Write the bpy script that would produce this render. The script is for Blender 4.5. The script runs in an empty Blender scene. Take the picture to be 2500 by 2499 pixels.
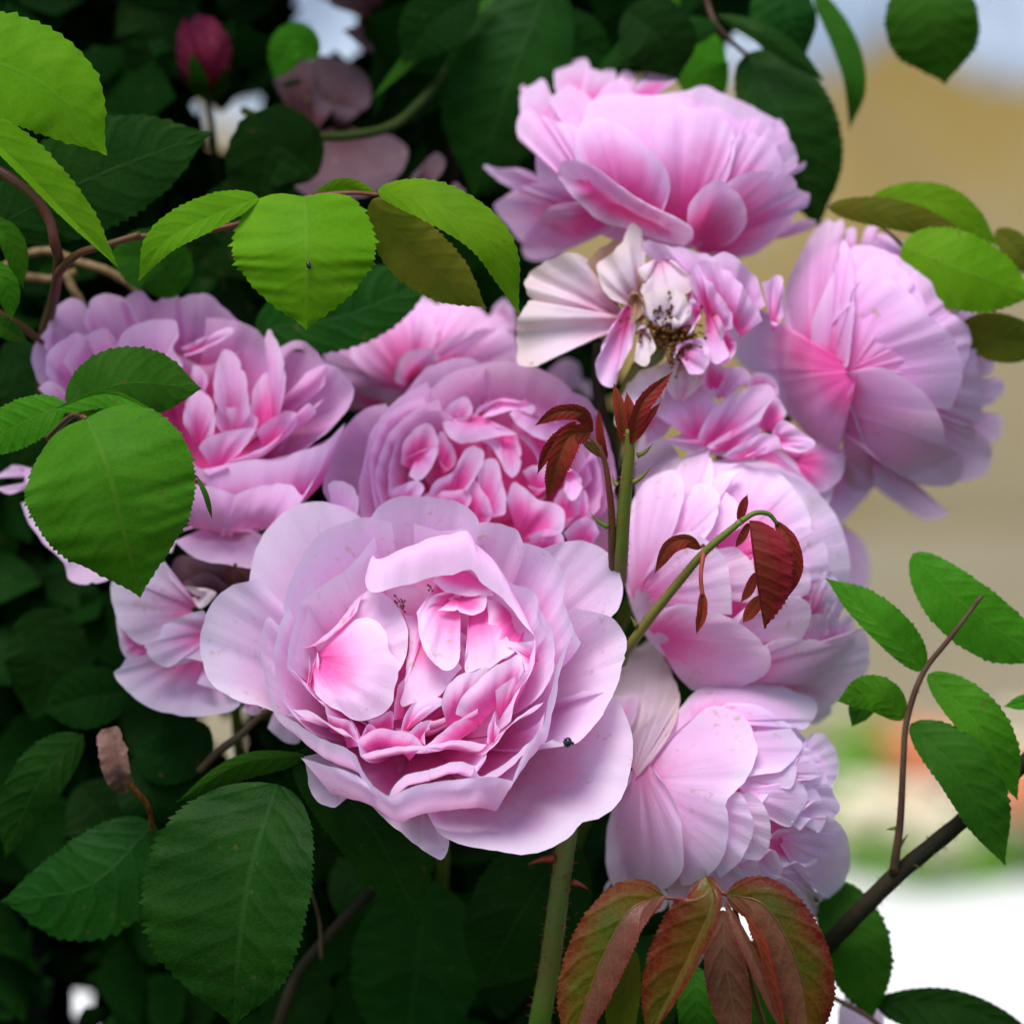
import bpy, math, random
import numpy as np
from mathutils import Vector, Matrix

R = math.radians
sc = bpy.context.scene
col = sc.collection

# ---------------------------------------------------------------- camera, sky, sun, exposure
CAM_H, PITCH, DIST, PX = 1.35, -8.0, 0.9, 0.0001      # 1 traced pixel = 0.1 mm at the focus distance
cd = bpy.data.cameras.new('camera')
cam = bpy.data.objects.new('camera', cd); col.objects.link(cam)
cam.location = (0, 0, CAM_H)
cam.rotation_euler = (R(90 + PITCH), 0, 0)
cd.sensor_width = 36; cd.sensor_fit = 'HORIZONTAL'
cd.lens = 36 * DIST / (2500 * PX)
cd.clip_start = 0.05; cd.clip_end = 200
cd.dof.use_dof = True; cd.dof.focus_distance = 0.905; cd.dof.aperture_fstop = 7.5
sc.camera = cam
sc.cycles.max_bounces = 6; sc.cycles.diffuse_bounces = 4; sc.cycles.glossy_bounces = 2; sc.cycles.transmission_bounces = 5
sc.cycles.caustics_reflective = False; sc.cycles.caustics_refractive = False

SUN_EL, SUN_AZ = 66, 208      # azimuth: compass-like, 180 = behind the camera
w = bpy.data.worlds.new('World'); sc.world = w; w.use_nodes = True
nt = w.node_tree; bg = nt.nodes['Background']
sky = nt.nodes.new('ShaderNodeTexSky'); sky.sky_type = 'NISHITA'; sky.sun_disc = False
sky.sun_elevation = R(SUN_EL); sky.sun_rotation = R(SUN_AZ)
sky.air_density = 1.0; sky.dust_density = 0.6
nt.links.new(sky.outputs[0], bg.inputs[0]); bg.inputs[1].default_value = 0.07
sl = bpy.data.lights.new('sun', 'SUN'); sl.energy = 1.5; sl.angle = R(35); sl.color = (1, .98, .96)
sun = bpy.data.objects.new('sun', sl); col.objects.link(sun)
sd = Vector((math.sin(R(SUN_AZ)) * math.cos(R(SUN_EL)), math.cos(R(SUN_AZ)) * math.cos(R(SUN_EL)), math.sin(R(SUN_EL))))
sun.rotation_euler = (-sd).to_track_quat('-Z', 'Y').to_euler()
sun.location = (0, 0, 6)
vs = sc.view_settings
vs.view_transform = 'Standard'; vs.look = 'None'; vs.gamma = 1; vs.exposure = 1.5; vs.use_curve_mapping = False

# ---------------------------------------------------------------- coordinates
CROP = dict(F=(0, 0, .7728), A=(0, 0, 1.5456), B=(1150, 0, 1.4311), C=(0, 650, 2.1467), D=(450, 1150, 1.68),
            E=(700, 750, 2.1467), G=(1250, 1500, 1.5456), H=(0, 1600, 1.486), K=(1400, 950, 2.1467),
            C1=(650, 1300, 2.575), C2=(1160, 120, 2.1467), C3=(1240, 540, 2.1467), C4=(1700, 440, 2.145),
            C5=(0, 1300, 2.541), C6=(1440, 1560, 2.1457), C7=(1500, 0, 1.932), J1=(0, 0, 2.146), J2=(380, 0, 2.415), J3=(750, 700, 2.76), J4=(1280, 2050, 2.415), C8=(1950, 1300, 1.611))
_cp, _sp = math.cos(R(PITCH)), math.sin(R(PITCH))
FWD = np.array((0, _cp, _sp)); UP = np.array((0, -_sp, _cp)); RIGHT = np.array((1., 0, 0))

def W(p):
    """traced space (px right, px down, px toward the viewer) -> metres in the world"""
    p = np.asarray(p, float)
    dep = DIST - p[..., 2:3] * PX
    k = dep / DIST * PX
    return np.array((0, 0, CAM_H)) + FWD * dep + RIGHT * (p[..., 0:1] - 1250) * k - UP * (p[..., 1:2] - 1249.5) * k

def pts(crop, s):
    x0, y0, k = CROP[crop]
    a = np.array([[float(v) for v in q.split(',')] for q in s.split()])
    o = np.zeros((len(a), 3)); o[:, 0] = a[:, 0] / k + x0; o[:, 1] = a[:, 1] / k + y0
    if a.shape[1] > 2: o[:, 2] = a[:, 2] * 10
    return o

def crom(P, n, closed=False):
    """centripetal-ish Catmull-Rom through the points, resampled evenly to n"""
    P = np.asarray(P, float)
    if len(P) == 2:
        t = np.linspace(0, 1, n)[:, None]; return P[0] * (1 - t) + P[1] * t
    Q = np.vstack((2 * P[0] - P[1], P, 2 * P[-1] - P[-2]))
    out = []
    for i in range(1, len(Q) - 2):
        p0, p1, p2, p3 = Q[i - 1:i + 3]
        l1 = max(np.linalg.norm(p1 - p0), 1e-6) ** .5; l2 = max(np.linalg.norm(p2 - p1), 1e-6) ** .5; l3 = max(np.linalg.norm(p3 - p2), 1e-6) ** .5
        m1 = l2 * ((p1 - p0) / l1 - (p2 - p0) / (l1 + l2) + (p2 - p1) / l2)
        m2 = l2 * ((p2 - p1) / l2 - (p3 - p1) / (l2 + l3) + (p3 - p2) / l3)
        t = np.linspace(0, 1, 24, endpoint=False)[:, None]
        out.append((2 * t**3 - 3 * t**2 + 1) * p1 + (t**3 - 2 * t**2 + t) * m1 + (-2 * t**3 + 3 * t**2) * p2 + (t**3 - t**2) * m2)
    out = np.vstack(out + [P[-1:]])
    L = np.concatenate(([0], np.cumsum(np.linalg.norm(np.diff(out, axis=0), axis=1))))
    x = np.linspace(0, L[-1], n)
    return np.stack([np.interp(x, L, out[:, k]) for k in range(3)], 1)

def wob(x, seed, k=3):
    """smooth 1-D wobble, about -1..1"""
    r = random.Random(seed); y = 0 * x
    for i in range(k):
        y = y + math.pow(.62, i) * np.sin(x * (1.7 + 2.1 * i) * r.uniform(.8, 1.25) * 2.2 + r.uniform(0, 6.3))
    return y / 1.8

# ---------------------------------------------------------------- materials
def new_mat(name):
    m = bpy.data.materials.new(name); m.use_nodes = True
    n = m.node_tree.nodes; n.clear()
    return m, n, m.node_tree.links

def N(n, t, **kw):
    o = n.new(t)
    for k, v in kw.items(): setattr(o, k, v)
    return o

def math_node(n, l, op, a, b=None, clamp=False):
    o = n.new('ShaderNodeMath'); o.operation = op; o.use_clamp = clamp
    for i, x in enumerate((a, b)):
        if x is None: continue
        if isinstance(x, (int, float)): o.inputs[i].default_value = x
        else: l.new(x, o.inputs[i])
    return o.outputs[0]

def mix_col(n, l, f, a, b, mode='MIX'):
    o = n.new('ShaderNodeMix'); o.data_type = 'RGBA'; o.blend_type = mode; o.clamp_factor = True
    for i, x in ((0, f), (6, a), (7, b)):
        if isinstance(x, (int, float)): o.inputs[i].default_value = x
        elif isinstance(x, tuple): o.inputs[i].default_value = (*x, 1)
        else: l.new(x, o.inputs[i])
    return o.outputs[2]

def ramp(n, l, x, lo, hi):
    o = n.new('ShaderNodeMapRange'); o.interpolation_type = 'SMOOTHSTEP'
    o.inputs[1].default_value = lo; o.inputs[2].default_value = hi
    l.new(x, o.inputs[0]); return o.outputs[0]

def noise(n, l, vec, scale, detail=3, rough=.55):
    o = n.new('ShaderNodeTexNoise'); o.inputs['Scale'].default_value = scale
    o.inputs['Detail'].default_value = detail; o.inputs['Roughness'].default_value = rough
    if vec is not None: l.new(vec, o.inputs['Vector'])
    return o.outputs[0]

def petal_material(name, pale, deep, edge, blemish=(.55, .40, .16), transl=.38, spots=.42):
    m, n, l = new_mat(name)
    uv = N(n, 'ShaderNodeUVMap'); sep = N(n, 'ShaderNodeSeparateXYZ'); l.new(uv.outputs[0], sep.inputs[0])
    s, t = sep.outputs[0], sep.outputs[1]
    at = N(n, 'ShaderNodeAttribute', attribute_type='OBJECT', attribute_name='tint')
    tc = N(n, 'ShaderNodeTexCoord'); oi = N(n, 'ShaderNodeObjectInfo')
    # fan-shaped veins running from the claw to the rim
    cmb = N(n, 'ShaderNodeCombineXYZ')
    l.new(math_node(n, l, 'MULTIPLY', s, 34), cmb.inputs[0]); l.new(math_node(n, l, 'MULTIPLY', t, 2.2), cmb.inputs[1])
    l.new(math_node(n, l, 'MULTIPLY', oi.outputs['Random'], 50), cmb.inputs[2])
    vein = noise(n, l, cmb.outputs[0], 1.0, 4, .6)
    pos = N(n, 'ShaderNodeNewGeometry').outputs['Position']
    mot = noise(n, l, pos, 95, 3)
    # claw deep pink -> pale towards the rim; the tint property moves the change
    x = math_node(n, l, 'SUBTRACT', t, math_node(n, l, 'MULTIPLY', at.outputs['Fac'], .50))
    x = math_node(n, l, 'ADD', x, math_node(n, l, 'MULTIPLY', math_node(n, l, 'SUBTRACT', mot, .5), .5))
    x = math_node(n, l, 'ADD', x, math_node(n, l, 'MULTIPLY', math_node(n, l, 'SUBTRACT', vein, .5), .16))
    c = mix_col(n, l, ramp(n, l, x, -.08, .58), deep, pale)
    c = mix_col(n, l, math_node(n, l, 'MULTIPLY', ramp(n, l, math_node(n, l, 'ADD', t, math_node(n, l, 'MULTIPLY', math_node(n, l, 'SUBTRACT', mot, .5), .35)), .55, 1.05), .62), c, edge)
    # blemishes
    sp = noise(n, l, pos, 420, 2); big = noise(n, l, pos, 60, 2)
    b = math_node(n, l, 'MULTIPLY', ramp(n, l, sp, .60, .70), ramp(n, l, big, .50, .62))
    c = mix_col(n, l, math_node(n, l, 'MULTIPLY', b, spots), c, blemish)
    hs = N(n, 'ShaderNodeHueSaturation'); l.new(c, hs.inputs['Color'])
    l.new(math_node(n, l, 'ADD', .93, math_node(n, l, 'MULTIPLY', oi.outputs['Random'], .1)), hs.inputs['Value'])
    c = hs.outputs[0]
    bp = N(n, 'ShaderNodeBump'); bp.inputs['Strength'].default_value = .32; bp.inputs['Distance'].default_value = .0006
    h = math_node(n, l, 'ADD', vein, math_node(n, l, 'MULTIPLY', noise(n, l, pos, 260, 3), .6)); l.new(h, bp.inputs['Height'])
    pr = N(n, 'ShaderNodeBsdfPrincipled'); l.new(c, pr.inputs['Base Color']); pr.inputs['Roughness'].default_value = .62
    pr.inputs['Specular IOR Level'].default_value = .22
    l.new(bp.outputs[0], pr.inputs['Normal'])
    tr = N(n, 'ShaderNodeBsdfTranslucent'); l.new(c, tr.inputs['Color']); l.new(bp.outputs[0], tr.inputs['Normal'])
    mx = N(n, 'ShaderNodeMixShader'); mx.inputs[0].default_value = transl
    l.new(pr.outputs[0], mx.inputs[1]); l.new(tr.outputs[0], mx.inputs[2])
    o = N(n, 'ShaderNodeOutputMaterial'); l.new(mx.outputs[0], o.inputs[0])
    return m

def leaf_material(name, c1, c2, vein_c, edge_c=None, transl=.3, rough=.5, veins=7.5, relief=.6, edge_w=.8, spec=.045, vein_amt=.45):
    m, n, l = new_mat(name)
    uv = N(n, 'ShaderNodeUVMap'); sep = N(n, 'ShaderNodeSeparateXYZ'); l.new(uv.outputs[0], sep.inputs[0])
    x, y = sep.outputs[0], sep.outputs[1]              # x: -1..1 across stored as 0..1, y: base..tip
    ax = math_node(n, l, 'ABSOLUTE', math_node(n, l, 'SUBTRACT', math_node(n, l, 'MULTIPLY', x, 2), 1))
    pos = N(n, 'ShaderNodeNewGeometry').outputs['Position']; oi = N(n, 'ShaderNodeObjectInfo')
    mot = noise(n, l, pos, 70, 2); fine = noise(n, l, pos, 700, 1)
    # herringbone side veins
    ph = math_node(n, l, 'SUBTRACT', math_node(n, l, 'MULTIPLY', y, veins), math_node(n, l, 'MULTIPLY', math_node(n, l, 'POWER', ax, 1.25), 1.5))
    ph = math_node(n, l, 'ADD', ph, math_node(n, l, 'MULTIPLY', mot, .9))
    tri = math_node(n, l, 'ABSOLUTE', math_node(n, l, 'SUBTRACT', math_node(n, l, 'FRACT', ph), .5))   # 0.5 at the vein
    side = ramp(n, l, tri, .44, .5)
    midv = math_node(n, l, 'SUBTRACT', 1, ramp(n, l, ax, .012, .05))
    vn = math_node(n, l, 'MAXIMUM', math_node(n, l, 'MULTIPLY', side, .55), midv)
    c = mix_col(n, l, ramp(n, l, mot, .3, .7), c1, c2)
    if edge_c:
        e = math_node(n, l, 'ADD', ax, math_node(n, l, 'MULTIPLY', math_node(n, l, 'SUBTRACT', mot, .5), .5))
        c = mix_col(n, l, math_node(n, l, 'MULTIPLY', ramp(n, l, e, .25, 1.0), edge_w), c, edge_c)
    c = mix_col(n, l, math_node(n, l, 'MULTIPLY', vn, vein_amt), c, vein_c)
    vo = N(n, 'ShaderNodeTexVoronoi', feature='DISTANCE_TO_EDGE'); vo.inputs['Scale'].default_value = 520; l.new(pos, vo.inputs['Vector'])
    net = math_node(n, l, 'SUBTRACT', 1, ramp(n, l, vo.outputs['Distance'], .0, .16))
    c = mix_col(n, l, math_node(n, l, 'MULTIPLY', net, .16), c, vein_c)
    spt = noise(n, l, pos, 330, 2)
    c = mix_col(n, l, math_node(n, l, 'MULTIPLY', math_node(n, l, 'MULTIPLY', ramp(n, l, spt, .66, .74), ramp(n, l, mot, .45, .62)), .55), c, (.10, .07, .02))
    hs = N(n, 'ShaderNodeHueSaturation'); l.new(c, hs.inputs['Color'])
    l.new(math_node(n, l, 'ADD', .85, math_node(n, l, 'MULTIPLY', oi.outputs['Random'], .3)), hs.inputs['Value'])
    l.new(math_node(n, l, 'ADD', .49, math_node(n, l, 'MULTIPLY', oi.outputs['Random'], .02)), hs.inputs['Hue'])
    c = hs.outputs[0]
    bp = N(n, 'ShaderNodeBump'); bp.inputs['Strength'].default_value = relief * .45; bp.inputs['Distance'].default_value = .0006
    h = math_node(n, l, 'SUBTRACT', math_node(n, l, 'MULTIPLY', fine, .15), math_node(n, l, 'MAXIMUM', ramp(n, l, tri, .2, .5), midv))
    h = math_node(n, l, 'SUBTRACT', math_node(n, l, 'ADD', h, math_node(n, l, 'MULTIPLY', noise(n, l, pos, 180, 2), .7)), math_node(n, l, 'MULTIPLY', net, .18))
    l.new(h, bp.inputs['Height'])
    pr = N(n, 'ShaderNodeBsdfPrincipled'); l.new(c, pr.inputs['Base Color']); pr.inputs['Roughness'].default_value = rough
    pr.inputs['Specular IOR Level'].default_value = spec
    l.new(bp.outputs[0], pr.inputs['Normal'])
    tr = N(n, 'ShaderNodeBsdfTranslucent'); l.new(c, tr.inputs['Color'])
    mx = N(n, 'ShaderNodeMixShader'); mx.inputs[0].default_value = transl
    l.new(pr.outputs[0], mx.inputs[1]); l.new(tr.outputs[0], mx.inputs[2])
    o = N(n, 'ShaderNodeOutputMaterial'); l.new(mx.outputs[0], o.inputs[0])
    return m

def plain_material(name, c1, c2, scale=150, rough=.6, spec=.3, bump=.3, dist=.0004, lo=.35, hi=.65):
    m, n, l = new_mat(name)
    pos = N(n, 'ShaderNodeNewGeometry').outputs['Position']
    a = noise(n, l, pos, scale, 4)
    c = mix_col(n, l, ramp(n, l, a, lo, hi), c1, c2)
    bp = N(n, 'ShaderNodeBump'); bp.inputs['Strength'].default_value = bump; bp.inputs['Distance'].default_value = dist
    l.new(noise(n, l, pos, scale * 3, 3), bp.inputs['Height'])
    pr = N(n, 'ShaderNodeBsdfPrincipled'); l.new(c, pr.inputs['Base Color']); pr.inputs['Roughness'].default_value = rough
    pr.inputs['Specular IOR Level'].default_value = spec; l.new(bp.outputs[0], pr.inputs['Normal'])
    o = N(n, 'ShaderNodeOutputMaterial'); l.new(pr.outputs[0], o.inputs[0])
    return m

M = {}
M['petal'] = petal_material('rose petal', (.96, .62, .88), (.96, .16, .49), (.97, .87, .95), transl=.46)
M['petal_pink'] = petal_material('pink rose petal', (.93, .49, .82), (.95, .13, .46), (.96, .74, .92), transl=.46)
M['petal_dark'] = petal_material('shaded old petal', (.13, .065, .08), (.09, .02, .022), (.16, .09, .11), transl=.2)  # petal colour darkened, so shade deep in the shrub is painted in
M['petal_tan'] = petal_material('brown dried petal', (.42, .24, .16), (.30, .13, .06), (.45, .30, .20))
M['petal_old'] = petal_material('wilted petal', (.90, .70, .78), (.80, .34, .52), (.80, .66, .55), spots=.95)
M['lime'] = leaf_material('young lime leaf', (.10, .25, .003), (.13, .29, .006), (.16, .30, .03), transl=.38, relief=.3, vein_amt=.25)
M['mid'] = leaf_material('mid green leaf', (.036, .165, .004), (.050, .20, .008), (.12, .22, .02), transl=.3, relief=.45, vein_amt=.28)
M['mid_dark'] = leaf_material('shaded green leaf', (.020, .085, .004), (.028, .105, .006), (.06, .12, .015), transl=.28, relief=.45, vein_amt=.28)  # darkened copy of the mid green, with shade put into the colour
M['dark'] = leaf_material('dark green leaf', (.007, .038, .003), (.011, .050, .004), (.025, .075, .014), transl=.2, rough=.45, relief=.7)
M['deep'] = leaf_material('deep shade leaf', (.004, .021, .0018), (.006, .027, .0025), (.012, .035, .006), transl=.15, rough=.55, relief=.4, spec=.03)  # leaf green taken almost to black; the interior shade is painted in
M['olive'] = leaf_material('olive leaf underside', (.09, .12, .006), (.13, .13, .010), (.13, .10, .02), transl=.35, relief=.4)
M['bronze'] = leaf_material('bronze young leaf', (.07, .075, .005), (.15, .060, .006), (.16, .17, .03), edge_c=(.16, .012, .008), transl=.3, rough=.33, veins=6.5, edge_w=.95, spec=.25)
M['bronze_back'] = leaf_material('bronze leaf underside', (.14, .042, .024), (.18, .055, .034), (.18, .12, .05), edge_c=(.16, .018, .016), transl=.28, rough=.38, veins=6.5, edge_w=.6, spec=.2)
M['red'] = leaf_material('wine red shoot leaf', (.14, .028, .010), (.18, .024, .014), (.08, .02, .01), edge_c=(.26, .010, .018), transl=.25, rough=.42, veins=9, edge_w=.8, vein_amt=.4)
M['dry'] = plain_material('dry leaf', (.15, .07, .05), (.24, .13, .10), 120, .8, .1, .8, .001)
M['stem'] = plain_material('green stem', (.075, .15, .012), (.16, .13, .022), 45, .5, .3, .2)
M['stem_red'] = plain_material('reddish stem', (.10, .05, .012), (.14, .03, .018), 60, .5, .3, .2)
M['stem_brown'] = plain_material('brown stem', (.07, .025, .015), (.10, .06, .03), 70, .55, .3, .3)
M['stem_dark'] = plain_material('dark woody stem', (.016, .016, .008), (.030, .022, .012), 80, .7, .08, .5)
M['stem_dim'] = plain_material('dimmed green stem', (.018, .034, .005), (.030, .042, .008), 90, .7, .08, .2)  # stem green darkened to imitate shade on the background stems
M['thorn'] = plain_material('red thorn', (.28, .03, .02), (.34, .06, .03), 300, .45, .35, .1)
M['hip'] = plain_material('green rose hip', (.15, .22, .06), (.22, .28, .10), 120, .5, .3, .2)
M['stamen'] = plain_material('dry stamen', (.08, .020, .003), (.20, .075, .006), 900, .7, .2, .2)
M['beetle'] = plain_material('black beetle', (.006, .006, .008), (.012, .012, .014), 800, .25, .5, .1)
M['twine'] = plain_material('straw twine', (.16, .10, .045), (.24, .165, .08), 500, .8, .1, .6)

# ---------------------------------------------------------------- object helpers
def thing(name, label, cat, at, group=None):
    o = bpy.data.objects.new(name, None); col.objects.link(o)
    o.empty_display_size = .01
    o.location = W(at) if len(at) == 3 else at
    o['label'] = label; o['category'] = cat
    if group: o['group'] = group
    return o

def mesh_obj(name, verts, faces, mat, parent=None, uvs=None, smooth=True, thick=0, offset=0):
    me = bpy.data.meshes.new(name)
    verts = np.asarray(verts, float)
    if parent is not None:
        p = parent; off = Vector((0, 0, 0))
        while p is not None: off += p.location; p = p.parent
        verts = verts - np.array(off)
    me.from_pydata(verts.tolist(), [], faces)
    if uvs is not None:
        lay = me.uv_layers.new(name='UVMap')
        vi = np.empty(len(me.loops), int); me.loops.foreach_get('vertex_index', vi)
        lay.data.foreach_set('uv', np.asarray(uvs, float)[vi].ravel())
    if smooth: me.polygons.foreach_set('use_smooth', np.ones(len(me.polygons), bool))
    me.materials.append(mat)
    o = bpy.data.objects.new(name, me); col.objects.link(o)
    if parent is not None: o.parent = parent
    if thick:
        md = o.modifiers.new('thickness', 'SOLIDIFY'); md.thickness = thick; md.offset = offset; md.use_even_offset = False
    return o

def grid_faces(nu, nv):
    i = np.arange(nu - 1)[:, None] * nv + np.arange(nv - 1)[None, :]
    return np.stack((i, i + nv, i + nv + 1, i + 1), -1).reshape(-1, 4).tolist()

def tube(name, path, rad, mat, parent=None, seg=8, wobble=0, n=None):
    """path in traced px (n,3), radii in px"""
    n = n or max(8, 6 * len(path))
    c = W(crom(path, n))
    r = np.interp(np.linspace(0, 1, n), np.linspace(0, 1, len(np.atleast_1d(rad))), np.atleast_1d(rad)) * PX
    T = np.gradient(c, axis=0); T /= np.linalg.norm(T, axis=1)[:, None]
    ref = np.array((.31, .77, .55)); A = np.cross(T, ref); A /= np.linalg.norm(A, axis=1)[:, None]; B = np.cross(T, A)
    a = np.linspace(0, 2 * np.pi, seg, endpoint=False)
    rr = r[:, None] * (1 + wobble * np.sin(np.arange(n)[:, None] * 1.7 + a[None] * 2))
    v = c[:, None] + rr[..., None] * (np.cos(a)[None, :, None] * A[:, None] + np.sin(a)[None, :, None] * B[:, None])
    v = np.vstack((v.reshape(-1, 3), c[:1], c[-1:]))
    f = []
    for i in range(n - 1):
        for j in range(seg):
            k = (j + 1) % seg; f.append((i * seg + j, i * seg + k, (i + 1) * seg + k, (i + 1) * seg + j))
    for j in range(seg):
        k = (j + 1) % seg; f.append((n * seg, k, j)); f.append((n * seg + 1, (n - 1) * seg + j, (n - 1) * seg + k))
    return mesh_obj(name, v, f, mat, parent)

def prickles(parent, path, count, length, rad, seed, mat='thorn', name='prickles', n=40, stem_r=0):
    """many fine bristles along a stem, joined into one part"""
    rn = random.Random(seed); c = crom(path, n); V = []; F = []
    rr = np.interp(np.linspace(0, 1, n), np.linspace(0, 1, len(np.atleast_1d(stem_r))), np.atleast_1d(stem_r))
    for _ in range(count):
        i = rn.randrange(1, n - 1); T = c[i + 1] - c[i - 1]; T /= np.linalg.norm(T)
        ref = np.array((.2, .1, 1.)); A = np.cross(T, ref); A /= np.linalg.norm(A); B = np.cross(T, A)
        a = rn.uniform(0, 6.28); D = math.cos(a) * A + math.sin(a) * B
        ln = length * rn.uniform(.5, 1.2); p = c[i] + D * rr[i] * .9 + T * rn.uniform(-5, 5)
        tip = p + D * ln + T * rn.uniform(-.3, .3) * ln
        S = np.cross(D, T); b = len(V)
        for q in range(4):
            an = q * 1.571; V.append(p + rad * (math.cos(an) * T + math.sin(an) * S))
        V.append(tip)
        for q in range(4): F.append((b + q, b + (q + 1) % 4, b + 4))
    o = mesh_obj(name, W(np.array(V)), F, M[mat], parent, smooth=False); o['kind'] = 'stuff'
    return o

def thorn(parent, crop, a, b, r, mat='thorn', name='thorn'):
    P = pts(crop, a + ' ' + b); mid = (P[0] + P[1]) / 2 + np.array((0, -r * .3, 0))
    return tube(name, np.array((P[0], mid, P[1])), [r, r * .55, .6], M[mat], parent, 6, n=7)

# ---------------------------------------------------------------- petals
class Rose:
    """base / face: points (crop px + depth mm). plane or ellipsoid supplies the depth that a rim point gets by itself."""
    def __init__(s, name, label, crop, base, face, ell=None, group=None, mat='petal', cat='rose'):
        s.crop = crop; s.b = pts(crop, base)[0]; s.f = pts(crop, face)[0]
        a = s.f - s.b; s.a = a / np.linalg.norm(a); s.mat = mat
        s.ell = None
        if ell:
            x0, y0, k = CROP[crop]
            cx, cy, ax, ay, az, dz, rot = ell
            s.ell = (cx / k + x0, cy / k + y0, ax / k, ay / k, az * 10, dz * 10, R(rot))
        s.o = thing(name, label, cat, s.b, group); s.n = 0; s.seed = len(label) * 7 + int(s.b[0])
    def depth(s, q):
        if s.ell is not None:
            cx, cy, ax, ay, az, dz, r = s.ell
            x = q[..., 0] - cx; y = q[..., 1] - cy
            X = x * math.cos(r) + y * math.sin(r); Y = -x * math.sin(r) + y * math.cos(r)
            k = (X / ax)**2 + (Y / ay)**2
            return dz + np.where(k < .96, az * np.sqrt(np.maximum(1 - k, .0)), az * .2 - az * .9 * (k - .96))
        d = q - s.f
        return s.f[2] - (d[..., 0] * s.a[0] + d[..., 1] * s.a[1]) / s.a[2]
    def petal(s, rim, off=0, base=None, c=1., bel=.1, dome=0, curl=0, tint=.3, wave=1., drape=False, crop=None, bw=.12,
              lift=0, ns=50, nt=22, mat=None, th=0, bend=0, push=None, name='petal', label=None, power=1.0):
        s.n += 1; seed = s.seed + s.n * 13; rn = random.Random(seed)
        rim = pts(crop or s.crop, rim) if isinstance(rim, str) else rim
        offs = np.interp(np.linspace(0, 1, len(rim)), np.linspace(0, 1, len(np.atleast_1d(off))), np.atleast_1d(off)) * 10.
        rim = rim.copy(); rim[:, 2] = s.depth(rim) + offs
        Rm = crom(rim, ns)
        S = np.linspace(0, 1, ns)
        L = np.linalg.norm(np.diff(Rm, axis=0), axis=1).sum()
        cen = Rm.mean(0)
        if np.linalg.norm(Rm[-1] - Rm[0]) < .5 * L: bw = min(bw, .12)
        # uneven, slightly frilled rim
        nrm2 = np.gradient(Rm, axis=0); nrm2 /= np.maximum(np.linalg.norm(nrm2, axis=1)[:, None], 1e-6)
        side = np.stack((nrm2[:, 1], -nrm2[:, 0], 0 * S), 1)
        env = np.sin(np.pi * np.clip(S, 0, 1))**.5
        fr = wob(S * L / 70, seed)
        Rm = Rm + side * (env * fr * 2.2 * wave)[:, None]
        Rm[:, 2] += wob(S * L / 110, seed + 5) * 7 * wave * env
        for _ in range(rn.choice((0, 0, 1, 1, 2))):          # small tears and dents in the rim
            s0, wd_, dp = rn.uniform(.12, .88), rn.uniform(.008, .03), rn.uniform(2, 11) * min(1, L / 500)
            Rm = Rm + (cen - Rm) / np.maximum(np.linalg.norm(cen - Rm, axis=1)[:, None], 1) * (dp * np.exp(-((S - s0) / wd_)**2))[:, None]
        if base is None: B0 = s.b.copy()
        else:
            B0 = pts(crop or s.crop, base)[0] if isinstance(base, str) else base
            if isinstance(base, str): B0[2] = s.depth(B0) + B0[2]
        B = B0 + (Rm - cen) * bw
        t = np.linspace(0, 1, nt)[None, :, None]**power
        V = Rm - B
        if drape:
            P = B[:, None] * (1 - t) + Rm[:, None] * t
            if bend:   # sideways sag of the sides so that the outline is rounder
                P = P + ((Rm - cen)[:, None] * np.sin(np.pi * t) * bend)
            d0 = B0[2] - s.depth(B0)
            ofl = d0 * (1 - t[..., 0]) + (Rm[:, 2] - s.depth(Rm))[:, None] * t[..., 0]
            P[..., 2] = s.depth(P) + ofl + lift * 10 * t[..., 0]**3
        else:
            h = (V @ s.a)[:, None] * s.a; rho = V - h
            C1 = B + (1 - c) * V * .33 + c * (rho * .72 + h * .02)
            bs = (bel * np.sin(np.pi * S)**.7 if bel > 0 else bel + 0 * S)[:, None]
            C2 = B + (1 - c) * V * .67 + c * (rho * (1 + bs) + h * .52)
            B_, C1, C2, R_ = B[:, None], C1[:, None], C2[:, None], Rm[:, None]
            P = B_ * (1 - t)**3 + 3 * C1 * t * (1 - t)**2 + 3 * C2 * t * t * (1 - t) + R_ * t**3
        tt = t[0, :, 0]
        g = np.sin(np.pi * S)[:, None]**.6 * np.sin(np.pi * tt**.9)[None]**1.1
        P[..., 2] += dome * 10 * g
        if push is not None:
            P += np.array(push, float)[None, None] * (np.sin(np.pi * S)[:, None]**.35 * np.sin(np.pi * tt**.75)[None])[..., None]
        if curl:
            k = np.clip((tt - .55) / .45, 0, 1); k = np.sin(np.pi * k**.8)
            P += (s.a * curl * 10)[None, None] * (env[:, None] * k[None])[..., None]
        # soft undulation of the blade
        und = wob(S * 2.2, seed + 9)[:, None] * np.sin(np.pi * tt)[None] + .5 * np.sin(tt * 7 + rn.uniform(0, 6))[None] * wob(S * 3, seed + 2)[:, None]
        P[..., 2] += und * (3.5 if drape else 5) * wave
        cr = wob(S * 9, seed + 21)[:, None] * (.25 + .75 * tt[None]) + .6 * wob(tt * 6 + 1, seed + 22)[None] * wob(S * 5, seed + 23)[:, None]
        P[..., 2] += cr * np.sin(np.pi * np.clip(tt, 0, .97))[None]**.5 * min(L / 700, 1.2) * (.55 if drape else 1.5) * wave
        verts = W(P.reshape(-1, 3))
        uvs = np.stack((np.repeat(S, nt), np.tile(tt, ns)), 1)
        o = mesh_obj(name, verts, grid_faces(ns, nt), M[mat or s.mat], s.o, uvs, thick=th / 1000)
        o['tint'] = float(tint)
        if label: o['label'] = label
        return o

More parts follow.
